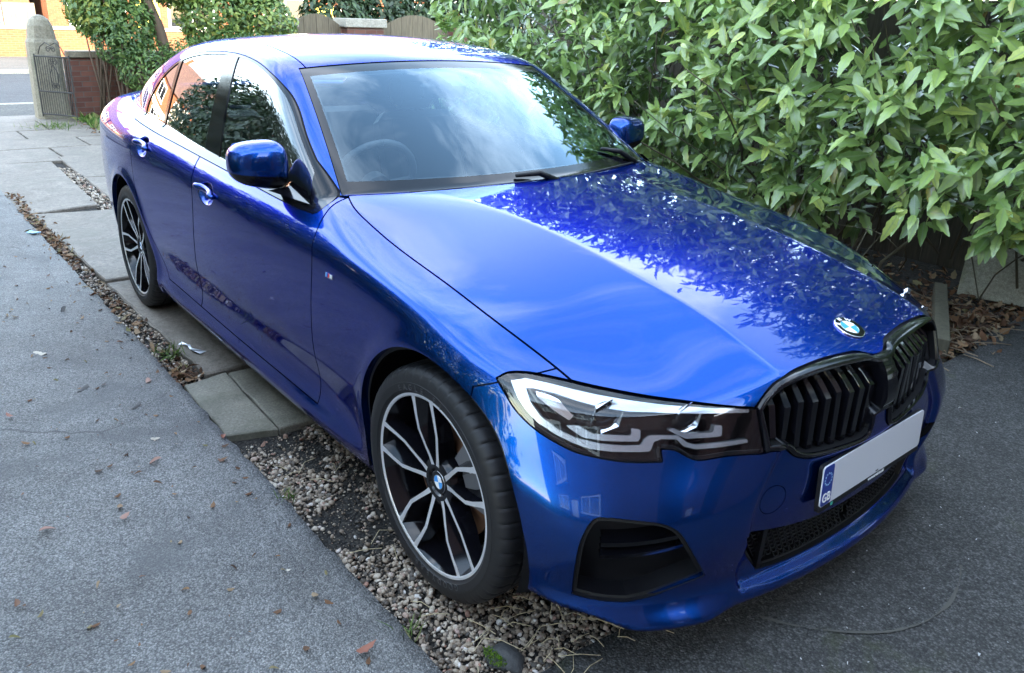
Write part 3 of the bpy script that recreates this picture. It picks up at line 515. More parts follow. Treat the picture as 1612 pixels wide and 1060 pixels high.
def bush(name, clumps, n, size, m, label, cat='bush', group=None, tm=None, tones=(.0, 1.), stems=True):
    c0 = clumps[0]; e = empty(name, (c0[0], c0[1], 0)); tag(e, label, cat, group); P, N_, T_ = [], [], []; tot = sum(c[3]*c[4]*c[5] for c in clumps)**1.0
    wts = np.array([(c[3]*c[4]+c[4]*c[5]+c[3]*c[5]) for c in clumps]); wts = wts/wts.sum()
    for c, w in zip(clumps, wts):
        k = int(n*w)+1; d = unit_(rng.normal(0, 1, (k, 3))); r = rng.random(k)**.33; r = .55+.5*r*(1+.25*vnoise(d[:, 0]*3, d[:, 2]*3+d[:, 1], 1.5, int(c[0]*7) % 9)); P.append(np.array(c[:3])+d*r[:, None]*np.array(c[3:6])); N_.append(unit_(d+np.array([0, 0, .5])+rng.normal(0, .5, (k, 3))))
        T_.append(np.clip(rng.random()*.35+rng.random(k)*.6, *tones))
    P, N_, T_ = map(np.concatenate, (P, N_, T_)); ok = P[:, 2] > .02; P, N_, T_ = P[ok], N_[ok], T_[ok]; f = np.cross(N_, rng.normal(0, 1, P.shape))+np.array([0, 0, -.25])
    scatter('foliage', tm or [leaf_tmpl(.55, .2, .2, 0, 5), leaf_tmpl(.45, .3, .1, 0, 5)], P, frames(f, N_), rng.uniform(size*.6, size*1.2, len(P)), m, T_, e)
    if stems:
        mb = MB()
        for c in clumps:
            b = Vector((c[0], c[1], -.02)); 
            for q in range(5): t = Vector((c[0]+random.gauss(0, c[3]*.4), c[1]+random.gauss(0, c[4]*.4), c[2]+random.uniform(-.2, .6)*c[5])); mb.tube([b+Vector((random.gauss(0, .04), random.gauss(0, .04), 0)), (b+t)/2+Vector((random.gauss(0, .05), random.gauss(0, .05), 0)), t], [.018, .012, .006], 5)
        mb.build('stem', BARK, e, smooth=True)
    return e
bush('garden_bush', [(-11.2, 1.55, .75, .42, .45, .40), (-10.9, 2.1, .75, .5, .5, .45), (-11.3, 1.15, 1.15, .35, .34, .35), (-10.6, 2.7, .8, .55, .6, .5)], 9000, .06, BUSH, 'dense dark green bush in front of the garden wall', tones=(0, .6))
bush('garden_bush', [(-11.5, .95, 1.62, .42, .38, .45), (-11.4, 1.35, 1.35, .35, .35, .42), (-11.6, .9, 2.1, .4, .4, .4)], 7500, .085, BUSH, 'bright yellow green shrub rising above the garden wall beside the pillar', tones=(.35, .97))
bush('garden_bush', [(-11.3, 2.6, 1.5, .5, .55, .5), (-11.2, 3.3, 1.45, .5, .5, .45), (-11.4, 2.2, 2.1, .5, .6, .5), (-11.4, 3.2, 2.1, .5, .6, .5)], 11000, .09, BUSH, 'yellowing leafy shrub behind the car roof left of the brick pier', tones=(.25, 1.))
e = empty('garden_tree', (-11.35, 1.85, 0)); tag(e, 'slim leaning tree with grey brown trunk among the garden bushes', 'tree')
mb = MB(); mb.tube([(-11.35, 1.90, -.05), (-11.33, 1.86, .7), (-11.35, 1.76, 1.3), (-11.4, 1.58, 1.9), (-11.45, 1.45, 2.6), (-11.4, 1.5, 3.3)], [.11, .09, .085, .08, .06, .04], 10)
for a in range(5): mb.tube([(-11.42, 1.52, 2.2+.2*a), (-11.4+.5*math.cos(a*2), 1.5+.5*math.sin(a*2), 2.7+.2*a)], [.035, .012], 6)
mb.build('trunk', BARK, e, smooth=True)
n = 5200; d = unit_(rng.normal(0, 1, (n, 3))); P = np.array([-11.4, 1.6, 3.1])+d*(.4+.6*rng.random(n)**.4)[:, None]*np.array([1.2, 1.3, .85])*(1+.25*vnoise(d[:, 0]*4, d[:, 1]*4+d[:, 2]*3, 1.3, 5))[:, None]
scatter('crown', [leaf_tmpl(.55, .2, .2, 0, 5)], P, frames(np.cross(d, rng.normal(0, 1, (n, 3))), unit_(d+[0, 0, .6])), rng.uniform(.06, .11, n), BUSH, np.clip(.2+.7*rng.random(n), 0, 1), e)
bush('far_hedge', [(-13.1, 5.6+.9*k, 1.35+.10*math.sin(k*2), .6, .75, 1.30) for k in range(7)], 32000, .13, DARKL, 'clipped dark green hedge behind the bow topped fence', 'hedge')
n = 900; x = rng.normal(-10.9, .35, n); y = rng.uniform(.5, 2.4, n); tag(scatter('ground_cover', [leaf_tmpl(.4, .3, .4, 0, 5)], np.stack([x, y, np.full(n, .0)], 1), frames(np.stack([rng.normal(0, .6, n), rng.normal(0, .6, n), np.ones(n)], 1), rng.normal(0, 1, (n, 3))), rng.uniform(.06, .17, n), GRASS, np.clip(rng.random(n)*1.0, 0, .95)), 'straggling weeds and grass at the foot of the garden wall', 'weeds', None, 'stuff')
tuft('grass_tuft', -10.75, .12, 160, .12, .16, 'green grass tuft on the flags in front of the open gate')
def wl(n): x = rng.normal(-10.3, .5, n); y = rng.uniform(.4, 2.4, n); return np.stack([x, y], 1)
litter('leaf_litter', 500, wl, lambda p: .014+.02*rng.random(len(p)), DEAD, (.03, .08), 'brown dead leaves on the ground below the garden bushes', .4)['category'] = 'leaf litter'
# dense hedge on the left of the path, beside the photographer
bush('privet_hedge', [(-10.1+.9*k, -3.3, 1.5+.06*math.sin(k*1.9), .75, .70, 1.62+.12*math.sin(k*2.7)) for k in range(12)], 42000, .12, DARKL, 'long dark privet hedge on the left of the tarmac path mirrored in the car doors', 'hedge', None, None, (0, 1))
# houses
def house(name, x0, x1, y0, y1, eaves, ridge, m, face, label, wins, door=None, bay=None, group=None, white=None):
    """face = -1: the front looks towards -x, +1: towards +x"""
    e = empty(name, ((x0+x1)/2, (y0+y1)/2, 0)); tag(e, label, 'house', group); mb = MB(); xm = (x0+x1)/2
    mb.box((x0, y0, -.12), (x1, y1, eaves)); mb.add([(x0, y0, eaves), (x1, y0, eaves), (xm, y0, ridge), (x0, y1, eaves), (x1, y1, eaves), (xm, y1, ridge)], [(0, 1, 2), (3, 5, 4)]); mb.build('wall', m, e)
    mb = MB(); o = .35; v = [(x0-o, y0-.2, eaves-.18), (xm, y0-.2, ridge+.05), (x1+o, y0-.2, eaves-.18)]; v += [(x, y1+.2, z) for x, y, z in v]; v += [(x, y, z+.10) for x, y, z in v]
    mb.add(v, [(0, 1, 4, 3), (1, 2, 5, 4), (6, 9, 10, 7), (7, 10, 11, 8), (0, 3, 9, 6), (2, 8, 11, 5), (0, 6, 7, 1), (1, 7, 8, 2), (3, 4, 10, 9), (4, 5, 11, 10)]); rf = mb.build('roof', TILE, e)
    mb = MB(); yc = y0+(y1-y0)*.5; mb.box((xm-.35, yc-.5, ridge-.5), (xm+.35, yc+.5, ridge+1.1)); mb.build('chimney', m, rf)
    fx = x0 if face < 0 else x1; s = face
    mb = MB(); 
    for (yc, z0, w, h) in wins:
        mb = MB(); a, b = sorted((fx+s*.004, fx+s*.06)); mb.box((a, yc-w/2, z0), (b, yc-w/2+.09, z0+h)); mb.box((a, yc+w/2-.09, z0), (b, yc+w/2, z0+h)); mb.box((a, yc-w/2+.0905, z0), (b, yc+w/2-.0905, z0+.09)); mb.box((a, yc-w/2+.0905, z0+h-.09), (b, yc+w/2-.0905, z0+h)); mb.box((a, yc-.04, z0+.0905), (b, yc+.04, z0+h-.0905)); wn = mb.build('window', UPVC, e)
        mb = MB(); a, b = sorted((fx+s*.005, fx+s*.025)); mb.box((a, yc-w/2+.09, z0+.09), (b, yc+w/2-.09, z0+h-.09)); mb.build('pane', WIN, wn)
        mb = MB(); a, b = sorted((fx+s*.002, fx+s*.12)); mb.box((a, yc-w/2-.08, z0-.12), (b, yc+w/2+.08, z0-.003)); mb.build('sill', UPVC, wn)
    if door: mb = MB(); a, b = sorted((fx+s*.003, fx+s*.07)); mb.box((a, door-.48, 0), (b, door+.48, 2.1)); mb.build('door', YELL if white else UPVC, e)
    if white: mb = MB(); a, b = sorted((fx+s*.004, fx+s*.05)); mb.box((a, y0+.02, white[0]), (b, y1-.02, white[1])); mb.build('render_band', WHITEW, e)
    return e
# the two houses at the photographer's back: they shade the drive and show in the paint
house('brick_house', 3.6, 11.5, -.1, 13, 5.4, 8.6, BRICK_P, -1, 'dark red brick house behind the photographer mirrored in the bonnet', [(2.2, .9, 1.8, 1.5), (6.2, .8, 2.4, 1.7), (10.2, .9, 2.0, 1.5), (2.2, 3.5, 1.6, 1.3), (6.2, 3.5, 2.2, 1.4), (10.2, 3.5, 1.8, 1.3)], 4.2)
house('brick_house', 3.6, 11.5, -16, -1.7, 5.4, 8.6, BRICK_P, -1, 'unseen second dark red brick house added across the side path to shade the drive', [(-5.4, .9, 1.8, 1.5), (-9.4, .8, 2.4, 1.7), (-5.4, 3.5, 1.6, 1.3), (-9.4, 3.5, 2.2, 1.4)], -7.2)  # unseen house, added to keep the low sun off the drive
house('brick_house', 20, 27, -9, 7, 5.6, 8.8, BRICK_P, -1, 'unseen third dark red brick house added behind the side path to block sky glow', [(-5, 3.5, 1.6, 1.3), (2, 3.5, 1.6, 1.3), (-5, .9, 1.8, 1.5), (2, .9, 1.8, 1.5)], -1.5)  # unseen house, added to cut the horizon glow between the other two
hz = [(-27, -19.6), (-19.2, -11.8), (-11.4, -4.0), (-3.6, 4.0), (4.6, 12.2), (12.8, 20.4), (21, 28.6)]
HL_ = ['first sunlit orange house far left across the street', 'second sunlit orange house across the street', 'third sunlit orange house across the street', 'sunlit orange brick house straight across the street above the pillar', 'sunlit orange house with white bands behind the far hedge', 'sixth sunlit orange house across the street', 'last sunlit orange house far right across the street']
for (a, b), lab in zip(hz, HL_): c = (a+b)/2; house('orange_house', -45, -36, a, b, 5.2, 8.4, BRICK_O, 1, lab, [(c-2, .9, 2.2, 1.5), (c+1.8, .9, 2.0, 1.5), (c-2, 3.4, 1.8, 1.3), (c+1.8, 3.4, 1.8, 1.3)], c, None, 'orange brick houses across the street', (2.55, 3.0))
e = empty('street_wall', (-31, 0, 0)); tag(e, 'low orange brick wall along the far side of the street', 'wall'); mb = MB(); mb.box((-31.2, -40, -.1), (-30.95, 40, .88)); mb.build('brickwork', BRICK_O, e); mb = MB(); mb.box((-31.26, -40, .884), (-30.89, 40, 1.0), bev=.01); mb.build('coping', CAPST, e)
e = empty('garage', (-33.4, 1.5, 0)); tag(e, 'white rendered garage behind the far brick wall at the top left', 'garage'); mb = MB(); mb.box((-34.8, .7, 0), (-32.4, 2.35, 1.95)); mb.build('wall', WHITEW, e); mb = MB(); mb.box((-34.9, .6, 1.955), (-32.3, 2.45, 2.15)); mb.build('roof', TILE, e)
fence_panel('timber_gate', (-31.9, 2.5), (-31.9, 3.5), 1.75, 0, 'dark timber side gate beside the white garage', 'gate')
# ---------------------------------------------------------------- splines
class Spl:
    """natural cubic spline with linear ends"""
    def __init__(s, xs, ys):
        x = np.array(xs, float); y = np.array(ys, float)
        if x[0] > x[-1]: x, y = x[::-1], y[::-1]
        n = len(x); h = np.diff(x); A = np.eye(n); b = np.zeros(n)
        for i in range(1, n-1):
            A[i, i-1] = h[i-1]; A[i, i] = 2*(h[i-1]+h[i]); A[i, i+1] = h[i]
            b[i] = 3*((y[i+1]-y[i])/h[i]-(y[i]-y[i-1])/h[i-1])
        c = np.linalg.solve(A, b)
        s.x, s.y, s.c = x, y, c
        s.b = (y[1:]-y[:-1])/h-h*(2*c[:-1]+c[1:])/3
        s.d = (c[1:]-c[:-1])/(3*h)
        s.e = s.b[-1]+h[-1]*(2*c[-2]+3*s.d[-1]*h[-1])
    def __call__(s, t):
        t = np.asarray(t, float)
        i = np.clip(np.searchsorted(s.x, t)-1, 0, len(s.x)-2)
        u = np.minimum(t, s.x[-1])-s.x[i]
        r = s.y[i]+np.where(u < 0, s.b[i]*u, u*(s.b[i]+u*(s.c[i]+u*s.d[i])))
        return r+s.e*np.maximum(t-s.x[-1], 0)
def smax(a, b, k):
    h = np.maximum(k-np.abs(a-b), 0)/k
    return np.maximum(a, b)+h*h*h*k/6
def smin(a, b, k): return -smax(-a, -b, k)
def rmax(a, b, k): return .5*(a+b+np.sqrt((a-b)**2+k*k))-.0
def splus(t, w): return 0.5*(t+np.sqrt(t*t+w*w))
def gauss(t, w): return np.exp(-(t/w)**2)
# ---------------------------------------------------------------- the car's body as an implicit surface (metres, front axle at x=0, right side y<0)
WX = (0.008, -2.845)
Hc = Spl([.86,.78,.738,.69,.627,.5,.3,0,-.3,-.62,-1,-2,-3,-3.4,-3.7,-3.85], [.66,.715,.742,.766,.790,.830,.874,.920,.952,.978,1.01,1.05,1.09,1.11,1.11,1.085])
Hcr = Spl([.8,.4,0,-.5,-.8,-1.2,-3,-3.9], [.028,.024,.016,.024,.02,.0,.05,.07])
Hk = Spl([.8,.6,.42,.2,-.05,-.45,-.7,-1.2], [.42,.40,.37,.27,.19,.11,.0,0])
Yc = Spl([.8,.62,.4,.2,-.2,-.4,-.6,-.8], [.35,.362,.363,.368,.368,.385,.43,.49])
Zs = Spl([.6,.3,0,-.65,-1.6,-2.45,-3.3,-3.9], [.73,.79,.825,.848,.868,.91,.935,.94])
Wm = Spl([.9,.5,.3,0,-.4,-.9,-1.5,-2.2,-2.85,-3.2,-3.6,-3.9], [.85,.885,.905,.915,.905,.905,.912,.913,.918,.90,.845,.77])
Sill = Spl([.4,-.3,-.5,-1,-2,-2.4,-2.6,-3.2,-3.9], [0,.0,.02,.028,.028,.02,0,0,0])
Gw = Spl([-.6,-.9,-1.5,-2.2,-2.8,-3.2,-3.6], [.78,.80,.81,.81,.785,.73,.63])
Rc = Spl([-.9,-1.3,-1.6,-1.95,-2.3,-2.6,-2.9,-3.2,-3.5], [1.28,1.368,1.42,1.448,1.438,1.397,1.312,1.205,1.09])
Fc = Spl([.10,.15,.175,.19,.205,.23,.26,.32,.42,.5,.6,.66,.72,.78,.84], [.62,.69,.735,.749,.751,.744,.738,.747,.764,.770,.768,.763,.753,.734,.70])
Bow = Spl([.1,.25,.38,.48,.6,.7,.85], [.26,.25,.215,.24,.38,.46,.48])
def Hf(x, y):
    a = np.abs(y); yc = Yc(x)
    k = splus(a-yc, .006)-.35*splus(a-yc-.16, .10)
    return Hc(x)-Hcr(x)*(a/.75)**2-Hk(x)*k
def Wf(x, z):
    zs = Zs(x)
    r = Wm(x)-.05*((z-.68)/.5)**2*np.where(z < .68, 1, .6)
    q = .5-.5*np.tanh((x+.30)/.22)
    r = r-(.14+.28*q)*splus(z-zs, .009)-(.45+.30*q)*splus(z-zs-.055, .04)
    r = r+Sill(x)*gauss(z-.225, .055)-.5*Sill(x)*gauss(z-.37, .09)
    for hx, hz in ((-1.592, .845), (-2.468, .912)):      # finger cups behind the door handles
        q = np.clip(1-((x-hx)/.088)**2-((z-hz)/.047)**2, 0, 1); r = r-.030*q*q*(3-2*q)
    for cx in WX:
        d = np.hypot(x-cx, z-.345)
        r = r+.009*gauss(d-.375, .038)
    return r
def Gf(x, z):
    t = z-.97
    return Gw(x)-.30*t-.26*t*t*np.sign(t)
def Wsf(x, y):   # windscreen as a height
    s = -.615-x-.30*y*y
    return .974+.60*s-.06*s*s
def Rf(x, y):
    r = Rc(x)-.034*(y/.6)**2
    return smin(r, Wsf(x, y), .05)
def Ff(y, z):
    a = np.abs(y)
    r = Fc(z)-Bow(z)*a*a-.46*a**8
    # cheeks stand proud of the recessed centre below the lamps
    d=(a-.44)*.80+(z-.515)*.60
    d=smax(d,(a-.47)*.99+(z-.45)*-.10,.05)
    r=r+.020*(np.tanh(d/.010)-1)*.5*gauss(np.maximum(z-.60,0),.03)*gauss(np.maximum(.24-z,0),.02)
    lip = np.clip((a-.44)/.14, 0, 1); q = np.clip((.252-z)/.062, 0, 1)
    return r+.026*lip*lip*(3-2*lip)*q*np.sqrt(q)
def Bf(y, z):
    a = np.abs(y)
    return -3.893+.25*a*a+.5*a**8+.5*splus(z-.95, .03)+.35*splus(.45-z, .08)
def f_low(x, y, z):
    a = np.abs(y)
    h = (z-Hf(x, y))*.95
    w = (a-Wf(x, z))*.95
    g = rmax(h, w, .045)
    g = rmax(g, (x-Ff(y, z))*.85, .022)
    g = smax(g, (Bf(y, z)-x)*.85, .08)
    c = np.clip((a-.66)/.16, 0, 1)*np.clip((x-.2)/.15, 0, 1)
    return smax(g, .165+.050*c*c*(3-2*c)-z, .02)
def f_top(x, y, z):
    a = np.abs(y)
    return smax((z-Rf(x, y))*.85, (a-Gf(x, z))*.93, .10)
def f_all(x, y, z):
    t = smax(f_top(x, y, z), .8-z, .01)
    return smin(f_low(x, y, z), t, .012)
def fp(P, f=f_all): return f(P[:, 0], P[:, 1], P[:, 2])
def grad(P, f=f_all, e=2e-4):
    g = np.empty_like(P)
    for i in range(3):
        d = np.zeros(3); d[i] = e
        g[:, i] = (fp(P+d, f)-fp(P-d, f))/(2*e)
    return g
def project(P, f=f_all, n=5):
    P = P.copy()
    for _ in range(n):
        g = grad(P, f); v = fp(P, f)
        s = -v/np.maximum((g*g).sum(1), .05)
        s = np.clip(s, -.03, .03)
        P += g*s[:, None]
    return P
def surface_net(f, lo, hi, h):
    lo=np.array(lo,float); n=np.ceil((np.array(hi)-lo)/h).astype(int)+1
    ax=[lo[i]+h*np.arange(n[i]) for i in range(3)]
    # evaluate slab by slab along x
    V=np.empty(n,np.float32)
    Y,Z=np.meshgrid(ax[1],ax[2],indexing='ij')
    B=24
    for i in range(0,n[0],B):
        xs=ax[0][i:i+B]
        X=np.broadcast_to(xs[:,None,None],(len(xs),)+Y.shape)
        V[i:i+B]=f(X,np.broadcast_to(Y,X.shape),np.broadcast_to(Z,X.shape))
    S=V<0
    c=[S[a:n[0]-1+a,b:n[1]-1+b,d:n[2]-1+d] for a in(0,1) for b in(0,1) for d in(0,1)]
    any_=np.logical_or.reduce(c); all_=np.logical_and.reduce(c)
    act=any_&~all_
    idx=-np.ones(act.shape,np.int64); idx[act]=np.arange(act.sum())
    I=np.argwhere(act)
    P=lo+(I+.5)*h
    # quads
    Q=[]
    for d in range(3):
        e=[1 if k==d else 0 for k in range(3)]
        A=S[:n[0]-e[0],:n[1]-e[1],:n[2]-e[2]]; Bq=S[e[0]:,e[1]:,e[2]:]
        ch=np.argwhere(A!=Bq)
        u,v=[(1,2),(2,0),(0,1)][d]
        ok=(ch[:,u]>0)&(ch[:,v]>0)&(ch[:,u]<n[u]-1)&(ch[:,v]<n[v]-1)
        ch=ch[ok]
        s=A[tuple(ch.T)]
        def g(du,dv):
            k=ch.copy(); k[:,u]-=du; k[:,v]-=dv; return idx[tuple(k.T)]
        q=np.stack([g(1,1),g(0,1),g(0,0),g(1,0)],1)
        q[~s]=q[~s][:,::-1]
        Q.append(q)
    return P,np.concatenate(Q)
# ------------------------------------------------------------------ panel cutting: the body surface is cut along outlines into panels
def edge_ids(T, nv):
    E = np.sort(np.concatenate([T[:, [0, 1]], T[:, [1, 2]], T[:, [2, 0]]]), 1).astype(np.int64)
    key = E[:, 0]*nv+E[:, 1]; uk, first, inv = np.unique(key, return_index=True, return_inverse=True)
    m = len(T); return E[first], inv[:m], inv[m:2*m], inv[2*m:]
def refine(V, T, pred):
    E, e0, e1, e2 = edge_ids(T, len(V)); A, B = V[E[:, 0]], V[E[:, 1]]
    mk = pred((A+B)/2, np.linalg.norm(A-B, axis=1)); new = np.full(len(E), -1); new[mk] = len(V)+np.arange(mk.sum())
    Vn = np.concatenate([V, project(((A+B)/2)[mk], n=3)])
    n0, n1, n2 = new[e0], new[e1], new[e2]; out = [T[(n0 < 0) & (n1 < 0) & (n2 < 0)]]
    cnt = (n0 >= 0).astype(int)+(n1 >= 0)+(n2 >= 0)
    a, b, c = T.T; s = cnt == 3
    st = lambda *q: np.stack(q, 1)
    out += [st(a[s], n0[s], n2[s]), st(n0[s], b[s], n1[s]), st(n2[s], n1[s], c[s]), st(n0[s], n1[s], n2[s])]
    for (p, q, r, x, y, z) in ((a, b, c, n0, n1, n2), (b, c, a, n1, n2, n0), (c, a, b, n2, n0, n1)):
        s = (cnt == 1) & (x >= 0); out += [st(p[s], x[s], r[s]), st(x[s], q[s], r[s])]
        s = (cnt == 2) & (z < 0); out += [st(x[s], q[s], y[s]), st(p[s], x[s], y[s]), st(p[s], y[s], r[s])]
    return Vn, np.concatenate(out)
def clip(V, T, f, surf=True):
    """keep the part where f < 0"""
    ins = f < 0; k = ins[T].sum(1); E, e0, e1, e2 = edge_ids(T, len(V))
    i, j = E.T; cr = ins[i] != ins[j]; t = f[i[cr]]/(f[i[cr]]-f[j[cr]])
    P = V[i[cr]]*(1-t[:, None])+V[j[cr]]*t[:, None]
    if surf and len(P): P = project(P, n=2)
    new = np.full(len(E), -1); new[cr] = len(V)+np.arange(cr.sum())
    out = [T[k == 3]]; a, b, c = T.T; st = lambda *q: np.stack(q, 1)
    for (p, q, r, x, z) in ((a, b, c, e0, e2), (b, c, a, e1, e0), (c, a, b, e2, e1)):
        s = (k == 1) & ins[p]; out.append(st(p[s], new[x[s]], new[z[s]]))
        s = (k == 2) & ~ins[p]; out += [st(new[x[s]], q[s], r[s]), st(new[x[s]], r[s], new[z[s]])]
    VV = np.concatenate([V, P]); TT = np.concatenate(out)
    return compact(VV, TT)
def compact(V, T):
    u, inv = np.unique(T, return_inverse=True); return V[u], inv.reshape(T.shape)
def unit(a): return a/np.maximum(np.linalg.norm(a, axis=1), 1e-9)[:, None]
def boundary(V, T, seam=True):
    """directed boundary edges (the car's centre line left out)"""
    D = np.concatenate([T[:, [0, 1]], T[:, [1, 2]], T[:, [2, 0]]]).astype(np.int64); n = len(V)
    key = D[:, 0]*n+D[:, 1]; rev = D[:, 1]*n+D[:, 0]; B = D[~np.isin(key, rev)]
    if seam: B = B[~((np.abs(V[B[:, 0], 1]) < 1e-4) & (np.abs(V[B[:, 1], 1]) < 1e-4))]
    return B
def panel(piece, depth=.012, gap_shade=.010, off=0., surf=True):
    """surface + turned-in edge + dark seal strip standing for the shade in the gap -> V, T, normals, material index"""
    V, T = piece; N = unit(grad(V)) if len(V) else V
    B = boundary(V, T); P = V+N*off
    if len(B) == 0 or depth == 0: return P, T, N, np.zeros(len(T), int)
    bv, inv = np.unique(B, return_inverse=True); B2 = inv.reshape(B.shape); m = len(bv)
    t = np.zeros((m, 3)); d = V[B[:, 1]]-V[B[:, 0]]; np.add.at(t, B2[:, 0], d); np.add.at(t, B2[:, 1], d)
    nb = N[bv]; o = unit(np.cross(unit(t), nb)); p0 = P[bv]; p1 = p0-nb*depth; p2 = p1+o*gap_shade; k = len(V)
    VV = np.concatenate([P, p0, p1, p1, p2]); NN = np.concatenate([N, o, o, nb, nb]); a, b = B2.T
    q = lambda r0, r1: [np.stack([b+k+r0*m, a+k+r0*m, a+k+r1*m], 1), np.stack([b+k+r0*m, a+k+r1*m, b+k+r1*m], 1)]
    ex = q(0, 1); sl_ = q(2, 3) if gap_shade else []
    TT = np.concatenate([T]+ex+sl_)
    mi = np.concatenate([np.zeros(len(T), int), np.zeros(2*len(B), int), np.ones(2*len(B) if gap_shade else 0, int)])
    return VV, TT, NN, mi
def mirror(p): V, T, N, m = p; s = np.array([1, -1, 1]); return V*s, T[:, ::-1], N*s, m
def join(*ps):
    V, T, N, m = [], [], [], []; k = 0
    for p in ps: V.append(p[0]); T.append(p[1]+k); N.append(p[2]); m.append(p[3]); k += len(p[0])
    return np.concatenate(V), np.concatenate(T), np.concatenate(N), np.concatenate(m)
def pobj(name, p, mats, parent):
    V, T, N, m = p; me = tri_mesh(name, V, T, matidx=m); o = link(name, me, mats, parent)
    me.normals_split_custom_set_from_vertices(N.tolist()); return o
def poly_sdf(P, Q):
    """signed distance of 2-D points to a closed polygon (negative inside)"""
    Q = np.asarray(Q, float); lo, hi = Q.min(0)-.12, Q.max(0)+.12
    out = np.full(len(P), .3); near = ((P > lo) & (P < hi)).all(1); p = P[near]
    d = np.full(len(p), 9.); ins = np.zeros(len(p), bool)
    for a, b in zip(Q, np.roll(Q, -1, 0)):
        e = b-a; w = p-a; t = np.clip((w@e)/max(e@e, 1e-12), 0, 1); d = np.minimum(d, np.hypot(*(w-t[:, None]*e).T))
        c = (a[1] > p[:, 1]) != (b[1] > p[:, 1])
        with np.errstate(divide='ignore', invalid='ignore'): ins ^= c & (p[:, 0] < (b[0]-a[0])*(p[:, 1]-a[1])/(b[1]-a[1])+a[0])
    out[near] = np.where(ins, -d, d); return out
def smooth_poly(pts, n=5):
    """closed Catmull-Rom through points; a third value marks a hard corner"""
    m = len(pts); out = []
    hard = [len(p) > 2 for p in pts]; X = np.array([p[:2] for p in pts], float)
    for i in range(m):
        p1, p2 = X[i], X[(i+1) % m]; p0 = X[i-1] if not hard[i] else 2*p1-p2; p3 = X[(i+2) % m] if not hard[(i+1) % m] else 2*p2-p1
        for k in range(n):
            t = k/n; out.append(.5*((2*p1)+(p2-p0)*t+(2*p0-5*p1+4*p2-p3)*t*t+(3*p1-p0-3*p2+p3)*t**3))
    return np.array(out)
def nose(P): return np.stack([np.arctan2(np.abs(P[:, 1]), P[:, 0]+.35), P[:, 2]], 1)     # front wrap-round chart: angle, height
def side(P): return P[:, [0, 2]]
def N2P(ph, z, depth=0., sgn=-1):
    """point on the nose surface for angle/height, moved inwards by depth"""
    ph, z, depth = [np.atleast_1d(q).astype(float) for q in np.broadcast_arrays(ph, z, depth)]
    a, b = np.full(ph.shape, .3), np.full(ph.shape, 1.7)
    for _ in range(36):
        m = (a+b)/2; ins = f_all(m*np.cos(ph)-.35, m*np.sin(ph), z) < 0; a = np.where(ins, m, a); b = np.where(ins, b, m)
    r = a-depth; return np.stack([r*np.cos(ph)-.35, sgn*r*np.sin(ph), z], 1)
def recess(piece, depth, axis=None, lip=.0):
    """the piece pushed in by depth, with side walls up to its outline"""
    V, T = piece; N = unit(grad(V)); B = boundary(V, T)
    rad = V-np.array([-.35, 0, 0]); rad[:, 2] = 0; D = unit(rad) if axis is None else np.tile(axis, (len(V), 1))
    P = V-D*depth; bv, inv = np.unique(B, return_inverse=True); B2 = inv.reshape(B.shape); k = len(V); m = len(bv); a, b = B2.T
    VV = np.concatenate([P, V[bv]-N[bv]*lip, P[bv]]); t = np.zeros((m, 3)); d = V[B[:, 1]]-V[B[:, 0]]; np.add.at(t, a, d); np.add.at(t, b, d)
    o = -unit(np.cross(unit(t), N[bv])); NN = np.concatenate([N, o, o])
    TT = np.concatenate([T, np.stack([a+k, b+k, b+k+m], 1), np.stack([a+k, b+k+m, a+k+m], 1)])
    return VV, TT, NN, np.zeros(len(TT), int)
# ------------------------------------------------------------------ the car: materials
PAINT = mat('blue metallic paint', (.004, .030, .42), .27, .94, 1.0)
def paint_flake():
    N, L, b = nodes(PAINT); n = noise(PAINT, 900, 1, .5); c = ramp(PAINT, n, [(.3, (.0008, .034, .205)), (.7, (.0016, .061, .32))]); setc(PAINT, c)
    b.inputs['Specular Tint'].default_value = (.03, .17, .72, 1); b.inputs['Coat IOR'].default_value = 1.42; dn = noise(PAINT, 7, 6, .65); dr = ramp(PAINT, dn, [(.45, (.012, .012, .012)), (.8, (.07, .07, .07))]); L.new(dr, b.inputs['Coat Roughness'])
paint_flake()
GAP = mat('black rubber seal', (.006, .006, .007), .7)  # near-black strip under panel gaps, standing for the shade inside them
GLOSS = mat('gloss black trim', (.004, .004, .006), .10, 0, 0, .38)
PLAST = mat('black plastic', (.005, .005, .007), .5, spec=.35)
DARK = mat('dark lining', (.005, .005, .006), .8, spec=.2)
CHROME = mat('bright metal', (.75, .76, .78), .12, 1.0)
SILVER = mat('machined alloy', (.80, .80, .83), .34, .62)
RUBBER = mat('tyre rubber', (.008, .008, .010), .58)
DISC = mat('rusty brake disc', (.20, .10, .06), .45, .6)
CALIP = mat('grey brake caliper', (.22, .22, .24), .4, .7)
WHITE = mat('white paint', (.80, .80, .80), .4)
BADGEB = mat('light blue enamel', (.06, .33, .80), .2, 0, .5)
PLATE = mat('white number plate', (.62, .63, .67), .35, 0, .3)
PBLUE = mat('dark blue plate band', (.010, .035, .26), .35, 0, .3)
LAMPW = mat('clear lamp moulding', (.50, .53, .57), .22, .8, .3)
RED = mat('red lamp', (.35, .01, .01), .1, 0, 1)
